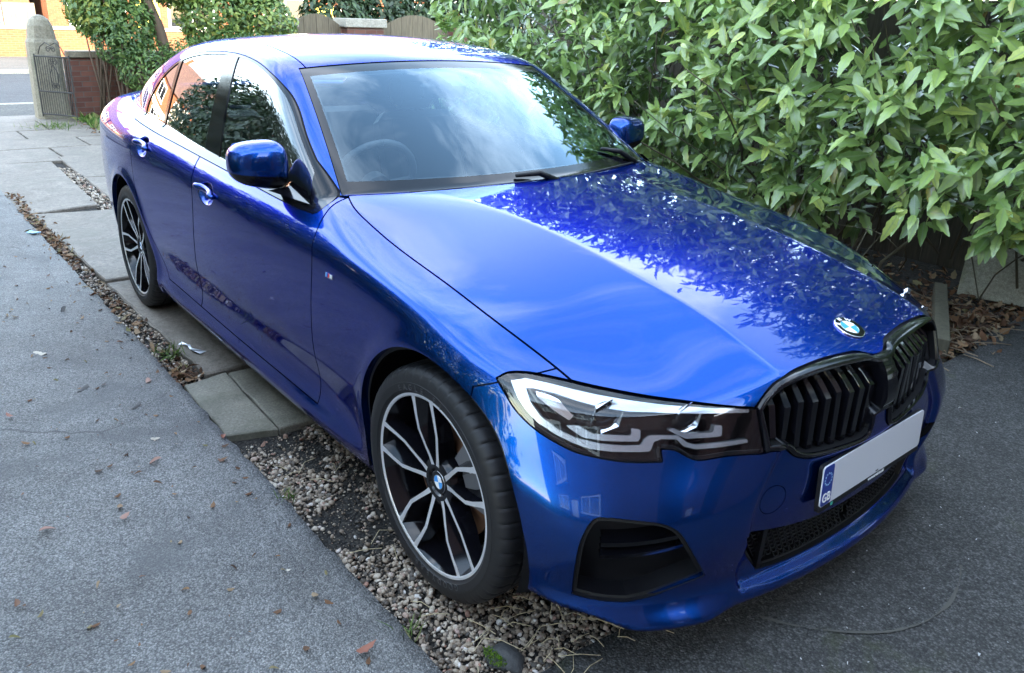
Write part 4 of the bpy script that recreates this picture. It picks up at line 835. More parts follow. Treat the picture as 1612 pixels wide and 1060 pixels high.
def glass_mat(name, tint, fres=.06, rough=0., refl=(1, 1, 1)):
    m = bpy.data.materials.new(name); m.use_nodes = True; N = m.node_tree.nodes; L = m.node_tree.links; N.clear()
    out = N.new('ShaderNodeOutputMaterial'); mx = N.new('ShaderNodeMixShader'); tr = N.new('ShaderNodeBsdfTransparent'); gl = N.new('ShaderNodeBsdfGlossy')
    tr.inputs[0].default_value = (*tint, 1); gl.inputs['Roughness'].default_value = rough; gl.inputs[0].default_value = (*refl, 1); fr = N.new('ShaderNodeLayerWeight'); fr.inputs[0].default_value = .5
    mp = N.new('ShaderNodeMath'); mp.operation = 'POWER'; mp.inputs[1].default_value = 3.0
    ma = N.new('ShaderNodeMath'); ma.operation = 'MULTIPLY_ADD'; ma.inputs[1].default_value = .9; ma.inputs[2].default_value = fres; ma.use_clamp = True
    L.new(fr.outputs['Facing'], mp.inputs[0]); L.new(mp.outputs[0], ma.inputs[0]); L.new(ma.outputs[0], mx.inputs[0])
    L.new(tr.outputs[0], mx.inputs[1]); L.new(gl.outputs[0], mx.inputs[2]); L.new(mx.outputs[0], out.inputs[0]); return m
SCREEN = glass_mat('windscreen glass', (.74, .86, .90), .06, 0., (.66, .85, 1.0))
TINT = glass_mat('tinted side glass', (.26, .31, .31), .14)
FRONTG = glass_mat('front door glass', (.50, .56, .56), .10)
REARG = glass_mat('rear screen glass', (.42, .46, .46), .10)
LENS = glass_mat('clear lamp lens', (.93, .95, .97), .05)
# ------------------------------------------------------------------ outlines (nose chart: angle, height; side chart: x, z)
HL = smooth_poly([(.973, .731, 1), (.951, .742), (.913, .744), (.873, .741), (.822, .736), (.759, .729), (.695, .724), (.626, .720), (.555, .717), (.485, .712), (.412, .704, 1),
    (.395, .60, 1), (.471, .607), (.536, .604), (.560, .610), (.590, .627), (.619, .630, 1), (.616, .604, 1), (.683, .602), (.737, .605), (.785, .610), (.828, .623), (.866, .638), (.899, .657), (.925, .678), (.948, .704)])
KID = smooth_poly([(-.02, .748, 1), (.030, .751), (.058, .759), (.106, .764), (.183, .767), (.269, .766), (.345, .756), (.391, .730), (.416, .702, 1), (.395, .60, 1), (.372, .601), (.332, .590), (.305, .566),
    (.267, .550), (.225, .544), (.153, .539), (.075, .535), (.043, .548), (.033, .572), (.031, .598, 1), (-.02, .604, 1)])
INT = smooth_poly([(.776, .258, 1), (.773, .355), (.766, .43), (.746, .482), (.716, .491), (.679, .490), (.633, .485), (.602, .474), (.578, .450), (.552, .398), (.507, .306, 1), (.576, .280), (.62, .262), (.665, .250, 1), (.71, .250), (.746, .253)])
LOW = smooth_poly([(-.02, .350, 1), (.159, .352), (.287, .368), (.428, .402, 1), (.405, .33), (.350, .246, 1), (.24, .240), (-.02, .240, 1)])
ZNOSE = Spl([-.1, .03, .058, .106, .183, .269, .345, .391, .416], [.750, .751, .759, .764, .767, .766, .756, .730, .704])
ZHL = Spl([.416, .485, .555, .626, .695, .759, .822, .9, 1.0], [.704, .712, .717, .720, .724, .729, .736, .744, .742])
YSH = Spl([-.75, -.673, -.552, -.316, -.099, .071, .204, .308, .377, .415, .47], [.714, .738, .752, .763, .770, .768, .754, .739, .732, .727, .70])
DLO = smooth_poly([(-.765, .940, 1), (-.885, 1.022), (-1.034, 1.114), (-1.178, 1.204), (-1.292, 1.261), (-1.432, 1.307), (-1.63, 1.344), (-1.886, 1.361), (-2.213, 1.348), (-2.479, 1.305), (-2.70, 1.213), (-2.82, 1.115), (-2.848, 1.045), (-2.825, 1.020, 1), (-2.45, 1.003), (-1.823, .975), (-1.446, .960), (-1.0, .942)])
DOORF = smooth_poly([(-.742, .965, 1), (-.69, .905), (-.664, .84), (-.660, .76), (-.672, .66), (-.694, .45), (-.715, .275, 1), (-1.86, .285, 1), (-1.835, .37), (-1.80, .49), (-1.768, .647), (-1.75, .78), (-1.765, .88), (-1.80, .94), (-1.832, .998, 1)])
DOORR = smooth_poly([(-1.845, .998, 1), (-1.80, .932), (-1.768, .875), (-1.753, .78), (-1.771, .647), (-1.803, .49), (-1.838, .37), (-1.863, .285, 1), (-2.315, .292, 1), (-2.395, .40), (-2.475, .52), (-2.565, .63), (-2.615, .73), (-2.635, .85), (-2.665, .95), (-2.71, 1.03, 1)])
def f_arch(P): return np.maximum(np.minimum(np.hypot(P[:, 0]-WX[0], P[:, 2]-.345), np.hypot(P[:, 0]-WX[1], P[:, 2]-.345))-.377, .5-np.abs(P[:, 1]))
def f_hl(P): return np.maximum(poly_sdf(nose(P), HL), .0-P[:, 0])
def f_kid(P): return np.maximum(poly_sdf(nose(P), KID), .3-P[:, 0])
def f_int(P): return np.maximum(poly_sdf(nose(P), INT), .3-P[:, 0])
def f_low_gr(P): return np.maximum(poly_sdf(nose(P), LOW), .3-P[:, 0])
def f_bonnet(P):
    n = nose(P); zn = np.where(n[:, 0] < .416, ZNOSE(n[:, 0]), ZHL(n[:, 0])); a = np.abs(P[:, 1])
    g = np.maximum(a-YSH(np.clip(P[:, 0], -.8, .5)), -.600-.30*a*a-P[:, 0]); return np.maximum(g, np.where(P[:, 0] > .15, (zn-P[:, 2]), -.3))
def f_screen(P):
    a = np.abs(P[:, 1]); z = P[:, 2]
    return np.maximum(np.maximum(a-(.730-(z-.965)*.400), z-(1.361-.085*a*a)), np.maximum(np.maximum(P[:, 0]+.606+.30*a*a, -1.75-P[:, 0]), .90-z))
def f_roof(P): a = np.abs(P[:, 1]); return np.maximum(np.maximum(a-.557, 1.24-P[:, 2]), -2.64-.12*a*a-P[:, 0])
def f_back(P): a = np.abs(P[:, 1]); z = P[:, 2]; return np.maximum(np.maximum(a-(.54+(1.38-z)*.22), 1.135-z), P[:, 0]+2.655+.12*a*a)
def f_dlo(P): return np.maximum(poly_sdf(side(P), DLO), np.maximum(.85-P[:, 2], .4-np.abs(P[:, 1])))
def f_df(P): return np.maximum(poly_sdf(side(P), DOORF), .6-np.abs(P[:, 1]))
def f_dr(P): return np.maximum(poly_sdf(side(P), DOORR), .6-np.abs(P[:, 1]))
def f_tail(P): return np.maximum(np.maximum(P[:, 0]+3.55, np.abs(P[:, 2]-.875)-.055), .38-np.abs(P[:, 1]))
def f_bump(P): return np.maximum(np.maximum(.19-P[:, 0]+.0, P[:, 2]-(.70+(P[:, 0]-.19)*.42)), 0.-P[:, 0])
def f_tow(P): n = nose(P); return np.maximum(np.hypot((n[:, 0]-.358)*1.0, n[:, 1]-.470)-.036, .3-P[:, 0])
def f_handle(P):
    a = np.minimum(np.hypot((P[:, 0]+1.592)/.095, (P[:, 2]-.845)/.042), np.hypot((P[:, 0]+2.468)/.095, (P[:, 2]-.912)/.042)); return (a-1)*.045
def f_crease(P):      # only to refine the mesh along the creases
    x, a, z = P[:, 0], np.abs(P[:, 1]), P[:, 2]; b = np.where((x > -.7) & (x < .72) & (z > .72) & (a < .68), np.abs(a-Yc(x)), .3)
    s = np.where((x < -.2) & (x > -3.7) & (a > .7) & (z < 1), np.abs(z-Zs(x)), .3); d = smax((a-.44)*.80+(z-.515)*.60, (a-.47)*.99+(z-.45)*-.10, .05)
    return np.minimum(np.minimum(b, s), np.where((x > .5) & (z > .23) & (z < .64), np.abs(d), .3))
CUTS = (f_crease, f_arch, f_hl, f_kid, f_int, f_low_gr, f_bonnet, f_screen, f_roof, f_back, f_dlo, f_df, f_dr, f_tail, f_bump, f_tow, f_handle)
def build_base():
    V, Q = surface_net(f_all, (-4.02, -1.0, .1), (.95, .030, 1.5), .0125)
    V = project(V); T = np.concatenate([Q[:, [0, 1, 2]], Q[:, [0, 2, 3]]])
    V, T = clip(V, T, V[:, 1].copy())
    near = lambda k: (lambda M, L: (L > k) & (np.min([np.abs(f(M)) for f in CUTS], 0) < L*1.3))
    V, T = refine(V, T, near(.006)); V, T = refine(V, T, near(.0042))
    s = np.abs(V[:, 1]) < 1e-3; V[s, 1] = 0
    return V, T
BASE = build_base()
def take(fun, gap=.0045):
    """cut a panel out of the remaining body"""
    global BASE
    V, T = BASE; f = fun(V); piece = clip(V, T, f+gap/2); BASE = clip(V, T, -f+gap/2); return piece
car = empty('car', (-1.4255, 0, 0))
tag(car, 'glossy blue four-door saloon with black grille parked on the drive between hedge and path', 'car')
_arch = take(f_arch, 0)
P_hl = take(f_hl, .004); P_kid = take(f_kid, .003); P_int = take(f_int, .001); P_low = take(f_low_gr, .001)
P_bon = take(f_bonnet, .006); P_scr = take(f_screen, .003); P_dlo = take(lambda P: f_dlo(P)-(.007+.013*np.clip((1.06-P[:, 2])/.08, 0, 1)), .003)
P_roof = take(f_roof, .006); P_back = take(f_back, .004); P_tail = take(f_tail); P_df = take(f_df, .005); P_dr = take(f_dr, .005)
P_floor = take(lambda P: P[:, 2]-.172, 0); P_tow = take(f_tow, .002); P_bump = take(f_bump, .004)
both = lambda p: join(p, mirror(p))
body = pobj('body', both(panel(BASE, .022)), [PAINT, GAP], car)
bonnet = pobj('bonnet', both(panel(P_bon)), [PAINT, GAP], car)
bumper = pobj('front_bumper', both(panel(P_bump, .012)), [PAINT, GAP], car)
roof = pobj('roof', both(panel(P_roof)), [PAINT, GAP], car)
pobj('towing_eye_cover', panel(P_tow, .008), [PAINT, GAP], bumper)
pobj('towing_eye_cover', mirror(panel(P_tow, .008)), [PAINT, GAP], bumper)
doors = []
for m_ in (0, 1):
    for pc in (P_df, P_dr):
        p = panel(pc); doors.append(pobj('door', mirror(p) if m_ else p, [PAINT, GAP], car))
    p = panel(P_tail, 0); tl = pobj('tail_light', mirror(p) if m_ else p, [RED], car)
pobj('rear_window', both(panel(P_back, 0, off=-.003)), [REARG], car)
# windscreen: clear pane, black printed border
def f_pane(P):
    a = np.abs(P[:, 1]); z = P[:, 2]; w = f_screen(P); lo = P[:, 0]+.606+.30*a*a
    q = np.maximum(np.maximum(a-(.702-(z-.965)*.397), z-(1.336-.085*a*a)), lo+.058)
    return q
V, T = P_scr; V, T = refine(V, T, lambda M, L: (L > .006) & (np.abs(f_pane(M)) < L*1.3))
fp_ = f_pane(V); pane = clip(V, T, fp_); frit = clip(V, T, -fp_)
pobj('windscreen', both(panel(pane, 0, off=-.002)), [SCREEN], car)
pobj('windscreen_border', both(panel(frit, .012, off=-.002)), [GLOSS, GAP], car)
# side windows in their black surround
V, T = P_dlo; V, T = refine(V, T, lambda M, L: L > .010)
line = lambda P, x0, z0, x1, z1: (P[:, 0]-x0)-(x1-x0)*(P[:, 2]-z0)/(z1-z0)      # > 0 in front of a slanted pillar line
d = f_dlo(V)+.004
WF = np.maximum(d, -line(V, -1.665, .97, -1.790, 1.36)); WR = np.maximum(np.maximum(d, line(V, -1.830, .975, -1.905, 1.36)), -line(V, -2.425, 1.0, -2.455, 1.31)); WQ = np.maximum(d, line(V, -2.462, 1.0, -2.497, 1.31))
tri_edge = np.maximum(WF, line(V, -.845, .94, -.90, 1.03)*.85)
wins = []
for f in (tri_edge, WR, WQ): wins.append(clip(V, T, f))
fr = clip(V, T, -np.minimum(np.minimum(tri_edge, WR), WQ))
for m_ in (0, 1):
    p = panel(fr, .012); o = pobj('window_surround', mirror(p) if m_ else p, [GLOSS, GAP], car)
    for i, w in enumerate(wins):
        p = panel(w, 0, off=-.004); pobj('side_window', mirror(p) if m_ else p, [FRONTG if i == 0 else TINT], car)
pobj('underbody', both(panel(P_floor, 0)), [DARK], car)
# door handles
for i, (hx, hz, rot) in enumerate(((-1.592, .845, .10), (-2.468, .912, .08))):
    for m_ in (0, 1):
        s = 1 if m_ else -1; mb = MB(); pts = []; R = []
        for k in range(13):
            t = k/12; x = hx-.098+.200*t; z = hz+.012-(t-.5)*.2*rot; y = -Wf(np.array(x), np.array(z)); y0 = float(y)
            out = .016*math.sin(math.pi*min(max(t*1.1-.05, 0), 1))**.5
            pts.append((x, (-y0+0.004+out)*s*1.0, z)); R.append(.0155*(1-.5*abs(2*t-1)**3))
        mb.tube(pts, R, 12); o = mb.build('door_handle', PAINT, doors[2*m_+i], smooth=True)
        o.scale = (1, 1, 1)
# dark linings: bonnet bay, cabin, wheel arches
def liner(pieces, off):
    out = []
    for V, T in pieces: N = unit(grad(V)); out.append((V-N*off, T, N, np.zeros(len(T), int)))
    p = join(*out); return both(p)
pobj('cabin_lining', liner([P_df, P_dr], .030), [DARK], car)
pobj('headlining', liner([P_roof], .030), [mat('grey headlining', (.42, .42, .41), .9)], car)
for cx in WX:
    for s in (-1, 1):
        mb = MB(); n = 40
        for (r0, y0, r1, y1) in ((.377, .885, .395, .84), (.395, .84, .395, .52), (.395, .52, .05, .52)):
            v = []; f = []
            for k in range(n+1):
                w = math.radians(-20)+math.radians(220)*k/n
                v += [(cx+r0*math.cos(w), s*y0, .345+r0*math.sin(w)), (cx+r1*math.cos(w), s*y1, .345+r1*math.sin(w))]
            for k in range(n): f.append((2*k, 2*k+2, 2*k+3, 2*k+1))
            mb.add(v, f)
        mb.build('wheel_arch_liner', DARK, car, smooth=True)
# ------------------------------------------------------------------ the car: lamps, grilles, plate, badges
def sub(piece, poly, depth, edge=.006, res=.0035):
    """a band of the piece inside a chart polygon, sunk by depth, with a small turned edge"""
    V, T = piece; g = lambda P: poly_sdf(nose(P), poly)
    V, T = refine(V, T, lambda M, L: (L > res) & (np.abs(g(M)) < L*1.3)); V, T = clip(V, T, g(V))
    p = list(panel((V, T), edge, 0)); rad = p[0]-np.array([-.35, 0, 0]); rad[:, 2] = 0; p[0] = p[0]-unit(rad)*depth
    return tuple(p)
TOP = [(.94, .728), (.909, .734), (.858, .729), (.80, .722), (.748, .717), (.682, .713), (.611, .710), (.541, .708), (.475, .704), (.424, .699), (.427, .692), (.476, .695), (.56, .697), (.631, .698), (.683, .697), (.737, .700), (.791, .707), (.837, .715), (.887, .720), (.925, .717)]
BOT = [(.941, .729), (.905, .722), (.888, .691), (.863, .666), (.824, .645), (.787, .634), (.738, .629), (.69, .629), (.656, .632), (.649, .645), (.639, .652), (.615, .653), (.58, .652), (.562, .637), (.545, .631), (.489, .632), (.430, .633), (.428, .625), (.489, .622), (.545, .622), (.57, .629), (.583, .644), (.615, .645), (.630, .639), (.637, .620), (.656, .618), (.717, .615), (.758, .616), (.793, .623), (.829, .635), (.868, .651), (.896, .672), (.918, .695)]
DRL1 = [(.812, .651), (.784, .655), (.752, .642), (.673, .645), (.674, .661), (.655, .658), (.656, .634), (.731, .630), (.772, .632)]
DRL2 = [(.606, .662), (.587, .662), (.562, .651), (.5, .649), (.498, .665), (.481, .662), (.483, .639), (.562, .639)]
FIN = [(.885, .712), (.83, .697), (.795, .668), (.803, .657), (.845, .677), (.878, .695)]
lamp_piece = refine(*P_hl, lambda M, L: L > .007)
for m_ in (0, 1):
    fl = (lambda p: mirror(p)) if m_ else (lambda p: p)
    h = pobj('headlight', fl(recess(lamp_piece, .075)), [GLOSS], car)
    pobj('lamp_moulding', fl(sub(P_hl, np.array(TOP), .008)), [LAMPW], h)
    pobj('lamp_moulding', fl(sub(P_hl, np.array(BOT), .010, .012)), [LAMPW], h)
    pobj('daytime_light', fl(sub(P_hl, np.array(DRL1), .022, .020)), [LAMPW], h)
    pobj('daytime_light', fl(sub(P_hl, np.array(DRL2), .022, .020)), [LAMPW], h)
    pobj('side_reflector', fl(sub(P_hl, np.array(FIN), .035, .01)), [CHROME], h)
    for ph, z, r in ((.728, .678, .033), (.558, .680, .031)):
        c = Vector(N2P(ph, z, .040)[0]); ax = Vector((math.cos(ph*.55), -math.sin(ph*.55), -.05)).normalized()
        M = Matrix.Translation(c) @ ax.to_track_quat('Z', 'Y').to_matrix().to_4x4()
        if m_: M = Matrix.Diagonal((1, -1, 1, 1)) @ M
        mb = MB(); mb.lathe([(.020*math.cos(t*math.pi/2/8), r*math.sin(t*math.pi/2/8)+1e-5) for t in range(9)], 32, M); mb.build('projector_lens', GLOSS, h, smooth=True)
        mb = MB(); hexa = [(math.cos(k*math.pi/3+.3), math.sin(k*math.pi/3+.3)) for k in range(6)]
        for q0, q1, z0, z1 in ((1.35, 1.12, .012, .004), (1.12, 1.0, .004, -.002)):
            v = [M @ Vector((x*r*q0, y*r*q0, z0+.012*(k in (2, 3)))) for k, (x, y) in enumerate(hexa)]+[M @ Vector((x*r*q1, y*r*q1, z1)) for x, y in hexa]
            mb.add(v, [(k, (k+1) % 6, 6+(k+1) % 6, 6+k) for k in range(6)])
        mb.build('projector_bezel', CHROME, h)
    p = panel(P_hl, .006, 0); pobj('lens', fl(p), [LENS], h)
# kidney grilles: black frame with a raised rim, upright slats, dark backing
fk = lambda P: np.maximum(poly_sdf(nose(P), KID)+.015, .022-nose(P)[:, 0])
V, T = refine(*P_kid, lambda M, L: (L > .006)); V, T = refine(V, T, lambda M, L: (L > .0035) & (np.abs(fk(M)) < L*1.5))
fr = clip(V, T, -fk(V)); Vf, Tf = fr; Nf = unit(grad(Vf)); s = np.clip(-poly_sdf(nose(Vf), KID)/.015, 0, 1)
B = boundary(Vf, Tf); pf = panel(fr, .05, 0); q = pf[0].copy()
lift = .0095*np.sin(math.pi*np.clip(s, 0, 1)*.8)**.8; q[:len(Vf)] += Nf*lift[:, None]
pn = pf[2].copy(); me_n = np.zeros_like(q); fn = np.cross(q[pf[1][:, 1]]-q[pf[1][:, 0]], q[pf[1][:, 2]]-q[pf[1][:, 0]])
for k in range(3): np.add.at(me_n, pf[1][:, k], fn)
pn[:len(Vf)] = unit(me_n[:len(Vf)])
# the turned edge follows the raised rim
bv = np.unique(B); q[len(Vf):len(Vf)+len(bv)] = q[bv]
for m_ in (0, 1):
    fl = (lambda p: mirror(p)) if m_ else (lambda p: p); sg = 1 if m_ else -1
    kg = pobj('kidney_grille', fl(recess(clip(V, T, fk(V)), .085)), [DARK], car)
    pobj('grille_frame', fl((q, pf[1], pn, pf[3])), [GLOSS], kg)
    for i in range(9):
        ph = .058+i*.0385; zz = np.linspace(.545, .752, 22); mb = MB(); v = []; f = []
        ok = poly_sdf(np.stack([np.full(22, ph), zz], 1), KID) < -.014; zz = np.linspace(zz[ok].min(), zz[ok].max(), 22)
        dep = .012+.042*np.clip((zz-.690)/.055, 0, 1)
        DP = np.array([-.0100, -.0078, .0078, .0100, .006, -.006]); DD = np.stack([dep+.007, dep, dep, dep+.007, 0*dep+.083, 0*dep+.083], 1)
        v = N2P((ph+DP[None]+0*DD).ravel(), np.repeat(zz, 6), DD.ravel(), sg).reshape(22, 6, 3); i1 = int(np.argmin(np.abs(zz-.692)))
        for w in range(i1): v[w] = v[0]+(v[i1]-v[0])*(zz[w]-zz[0])/(zz[i1]-zz[0])       # straight below the knee
        v = v.reshape(-1, 3)
        for k in range(21):
            for j in range(6): f.append((6*k+j, 6*k+(j+1) % 6, 6*k+6+(j+1) % 6, 6*k+6+j))
        f += [tuple(range(6)), tuple(range(126, 132))]
        mb.add(v, f); mb.build('slat', GLOSS, kg, auto=35)
# side air intakes and the lower grille
for m_ in (0, 1):
    fl = (lambda p: mirror(p)) if m_ else (lambda p: p); sg = 1 if m_ else -1
    ai = pobj('air_intake', fl(recess(P_int, .075)), [PLAST], car)
    for (a0, z0, a1, z1, d) in ((.725, .402, .575, .424, .030), (.725, .362, .560, .392, .034)):
        mb = MB(); v = []; f = []; n = 10
        for k in range(n+1):
            t = k/n; ph = a0+(a1-a0)*t; z = z0+(z1-z0)*t
            for dz, dd in ((.007, d), (-.007, d+.004), (-.009, d+.045), (.012, d+.045)): v.append(N2P(ph, z+dz, dd, sg)[0])
        for k in range(n):
            for j in range(4): f.append((4*k+j, 4*k+(j+1) % 4, 4*k+4+(j+1) % 4, 4*k+4+j))
        mb.add(v, f).build('intake_fin', GLOSS, ai, auto=30)
lg = pobj('lower_grille', both(recess(P_low, .055)), [DARK], car)
mb = MB()
for sg in (-1, 1):
    for r in range(9):
        for i in range(22):
            ph = .010+i*.0195+(.00975 if r % 2 else 0); z = .246+r*.0165
            if poly_sdf(np.array([[ph, z], [ph+.017, z], [ph+.008, z+.012]]), LOW).max() > -.004: continue
            pts = N2P(ph+np.array([0, .004, .0135, .0185]), z+np.array([.009, .001, .001, .009]), np.array([.020, .014, .014, .020]), sg)
            mb.tube(pts, .0022, 4)
mb.build('mesh_insert', PLAST, lg)
for sg in (-1, 1):
    mb = MB(); v = []
    for z in (.246, .384): v += [N2P(.335+.10*(z-.246), z, .004, sg)[0], N2P(.347+.10*(z-.246), z, .004, sg)[0], N2P(.347+.10*(z-.246), z, .05, sg)[0], N2P(.335+.10*(z-.246), z, .05, sg)[0]]
    mb.add(v, [(0, 1, 5, 4), (1, 2, 6, 5), (3, 0, 4, 7)]); mb.build('grille_post', PLAST, lg)
# number plate
PM = Matrix.Translation((.7550, 0, .4165)) @ Matrix.Rotation(-.0367, 4, 'Y') @ Matrix(((0, 0, 1, 0), (1, 0, 0, 0), (0, 1, 0, 0), (0, 0, 0, 1)))   # local x right across (+y), y up, z forward
def rrect(x0, y0, x1, y1, r, n=5):
    out = []
    for cx, cy, a in ((x1-r, y0+r, -90), (x1-r, y1-r, 0), (x0+r, y1-r, 90), (x0+r, y0+r, 180)):
        for k in range(n+1): w = math.radians(a+90*k/n); out.append((cx+r*math.cos(w), cy+r*math.sin(w)))
    return out
mb = MB(); mb.prism(rrect(-.262, -.011, .262, .112, .010), -.010, -.001, PM); mb.prism(rrect(-.26, -.0145, .26, -.0012, .004), -.010, .0026, PM); holder = mb.build('plate_holder', PLAST, car)
mb = MB(); mb.prism(rrect(-.26, 0, .26, .111, .010), 0, .003, PM); plate = mb.build('number_plate', PLATE, car)
tag(plate, 'blank white number plate with a dark blue band at one end')
PZ = lambda x, y, z=.0034: PM @ Matrix.Translation((x, y, z))
mb = MB(); mb.prism(rrect(-.2585, .0015, -.212, .1095, .009), 0, .0038, PM); mb.build('plate_band', PBLUE, plate)
text_mesh('country_code', 'GB', .034, PZ(-.2352, .022, .0040), WHITE, plate, bold=.0004, sx=.86)
mb = MB()
for k in range(12):
    w = k*math.pi/6; cx, cy = -.2352+.0155*math.cos(w), .073+.0155*math.sin(w)
    st_ = [(cx+(.0030 if j % 2 == 0 else .0012)*math.sin(j*math.pi/5), cy+(.0030 if j % 2 == 0 else .0012)*math.cos(j*math.pi/5)) for j in range(10)]
    mb.prism(st_, .0038, .0044, PM)
mb.build('star_ring', mat('faded yellow stars', (.25, .42, .62), .4), plate)
INK = mat('black print', (.01, .01, .012), .5)
text_mesh('small_print', 'www.arval.co.uk', .0125, PM @ Matrix.Translation((.020, -.0075, .0028)), WHITE, holder, bold=.0002)
text_mesh('small_print', 'arval', .006, PZ(.02, .006, .0034), INK, plate)
mb = MB(); mb.prism([(-.206, -.0125), (-.197, -.0125), (-.197, -.003), (-.206, -.003)], .0020, .0032, PM); mb.build('maker_mark', mat('green print', (.05, .40, .30), .5), holder)
text_mesh('small_print', 'GREEN FLAG', .0042, PM @ Matrix.Translation((-.180, -.004, -.0006)), WHITE, holder) if False else None
# roundels
def roundel(M, r, parent, letters=True):
    mb = MB(); mb.lathe([(0, r), (.003, r), (.0042, r*.985), (.0042, r*.955)], 48, M); b = mb.build('badge', CHROME, parent, smooth=True)
    mb = MB(); mb.lathe([(.0036, r*.96), (.0040, r*.64)], 48, M); mb.build('badge_ring', GLOSS, b)
    mb = MB(); mb.lathe([(.0040, r*.645), (.0046, r*.635), (.0046, r*.60), (.0040, r*.595)], 48, M); mb.build('badge_rim', CHROME, b)
    for mm, kk, nm in ((WHITE, (0, 2), 'badge_quarter'), (BADGEB, (1, 3), 'badge_quarter')):
        mb = MB()
        for k in kk:
            ps = [(0, 0)]+[(r*.6*math.cos(math.pi/2*k+math.pi/2*j/8), r*.6*math.sin(math.pi/2*k+math.pi/2*j/8)) for j in range(9)]; mb.prism(ps, .0020, .0041, M)
        mb.build(nm, mm, b)
    if letters:
        for ch, a in (('B', 48), ('M', 0), ('W', -48)):
            w = math.radians(a); text_mesh('badge_letter', ch, r*.40, M @ Matrix.Translation((-r*.795*math.sin(w), r*.795*math.cos(w), .0040)) @ Matrix.Rotation(w, 4, 'Z'), WHITE, b, ext=.0003, bold=.0004)
def face_M(p, n, up):
    n = Vector(n).normalized(); x = Vector(up).cross(n).normalized(); y = n.cross(x); return Matrix(((x.x, y.x, n.x, p[0]), (x.y, y.y, n.y, p[1]), (x.z, y.z, n.z, p[2]), (0, 0, 0, 1)))
pb = project(np.array([[.627, 0., .79]]), n=6); nb_ = grad(pb)[0]
roundel(face_M(pb[0], nb_, (-1, 0, .6)), .041, bonnet)
# small tricolour emblem on the front wings
for sg in (-1, 1):
    p = project(np.array([[-.541, -.894, .781]]), n=4)[0]; n = grad(p[None])[0]; M = face_M((p[0], p[1]*-sg, p[2]), (n[0], n[1]*-sg, n[2]), (0, 0, 1))
    M = M if sg < 0 else M
    mb = MB(); mb.prism([(-.024, -.008), (.024, -.008), (.027, .008), (-.021, .008)], 0, .003, M); e = mb.build('wing_emblem', CHROME, body)
    for k, cc in enumerate(((.10, .35, .75), (.02, .05, .30), (.65, .02, .03))):
        mb = MB(); x = -.020+k*.008; mb.prism([(x, -.0066), (x+.0066, -.0066), (x+.0090, .0066), (x+.0024, .0066)], .003, .0034, M); mb.build('emblem_stripe', mat('emblem stripe', cc, .3), e)
    text_mesh('emblem_letter', 'M', .014, M @ Matrix.Translation((.014, 0, .0034)), WHITE, e, ext=.0003, bold=.0006)
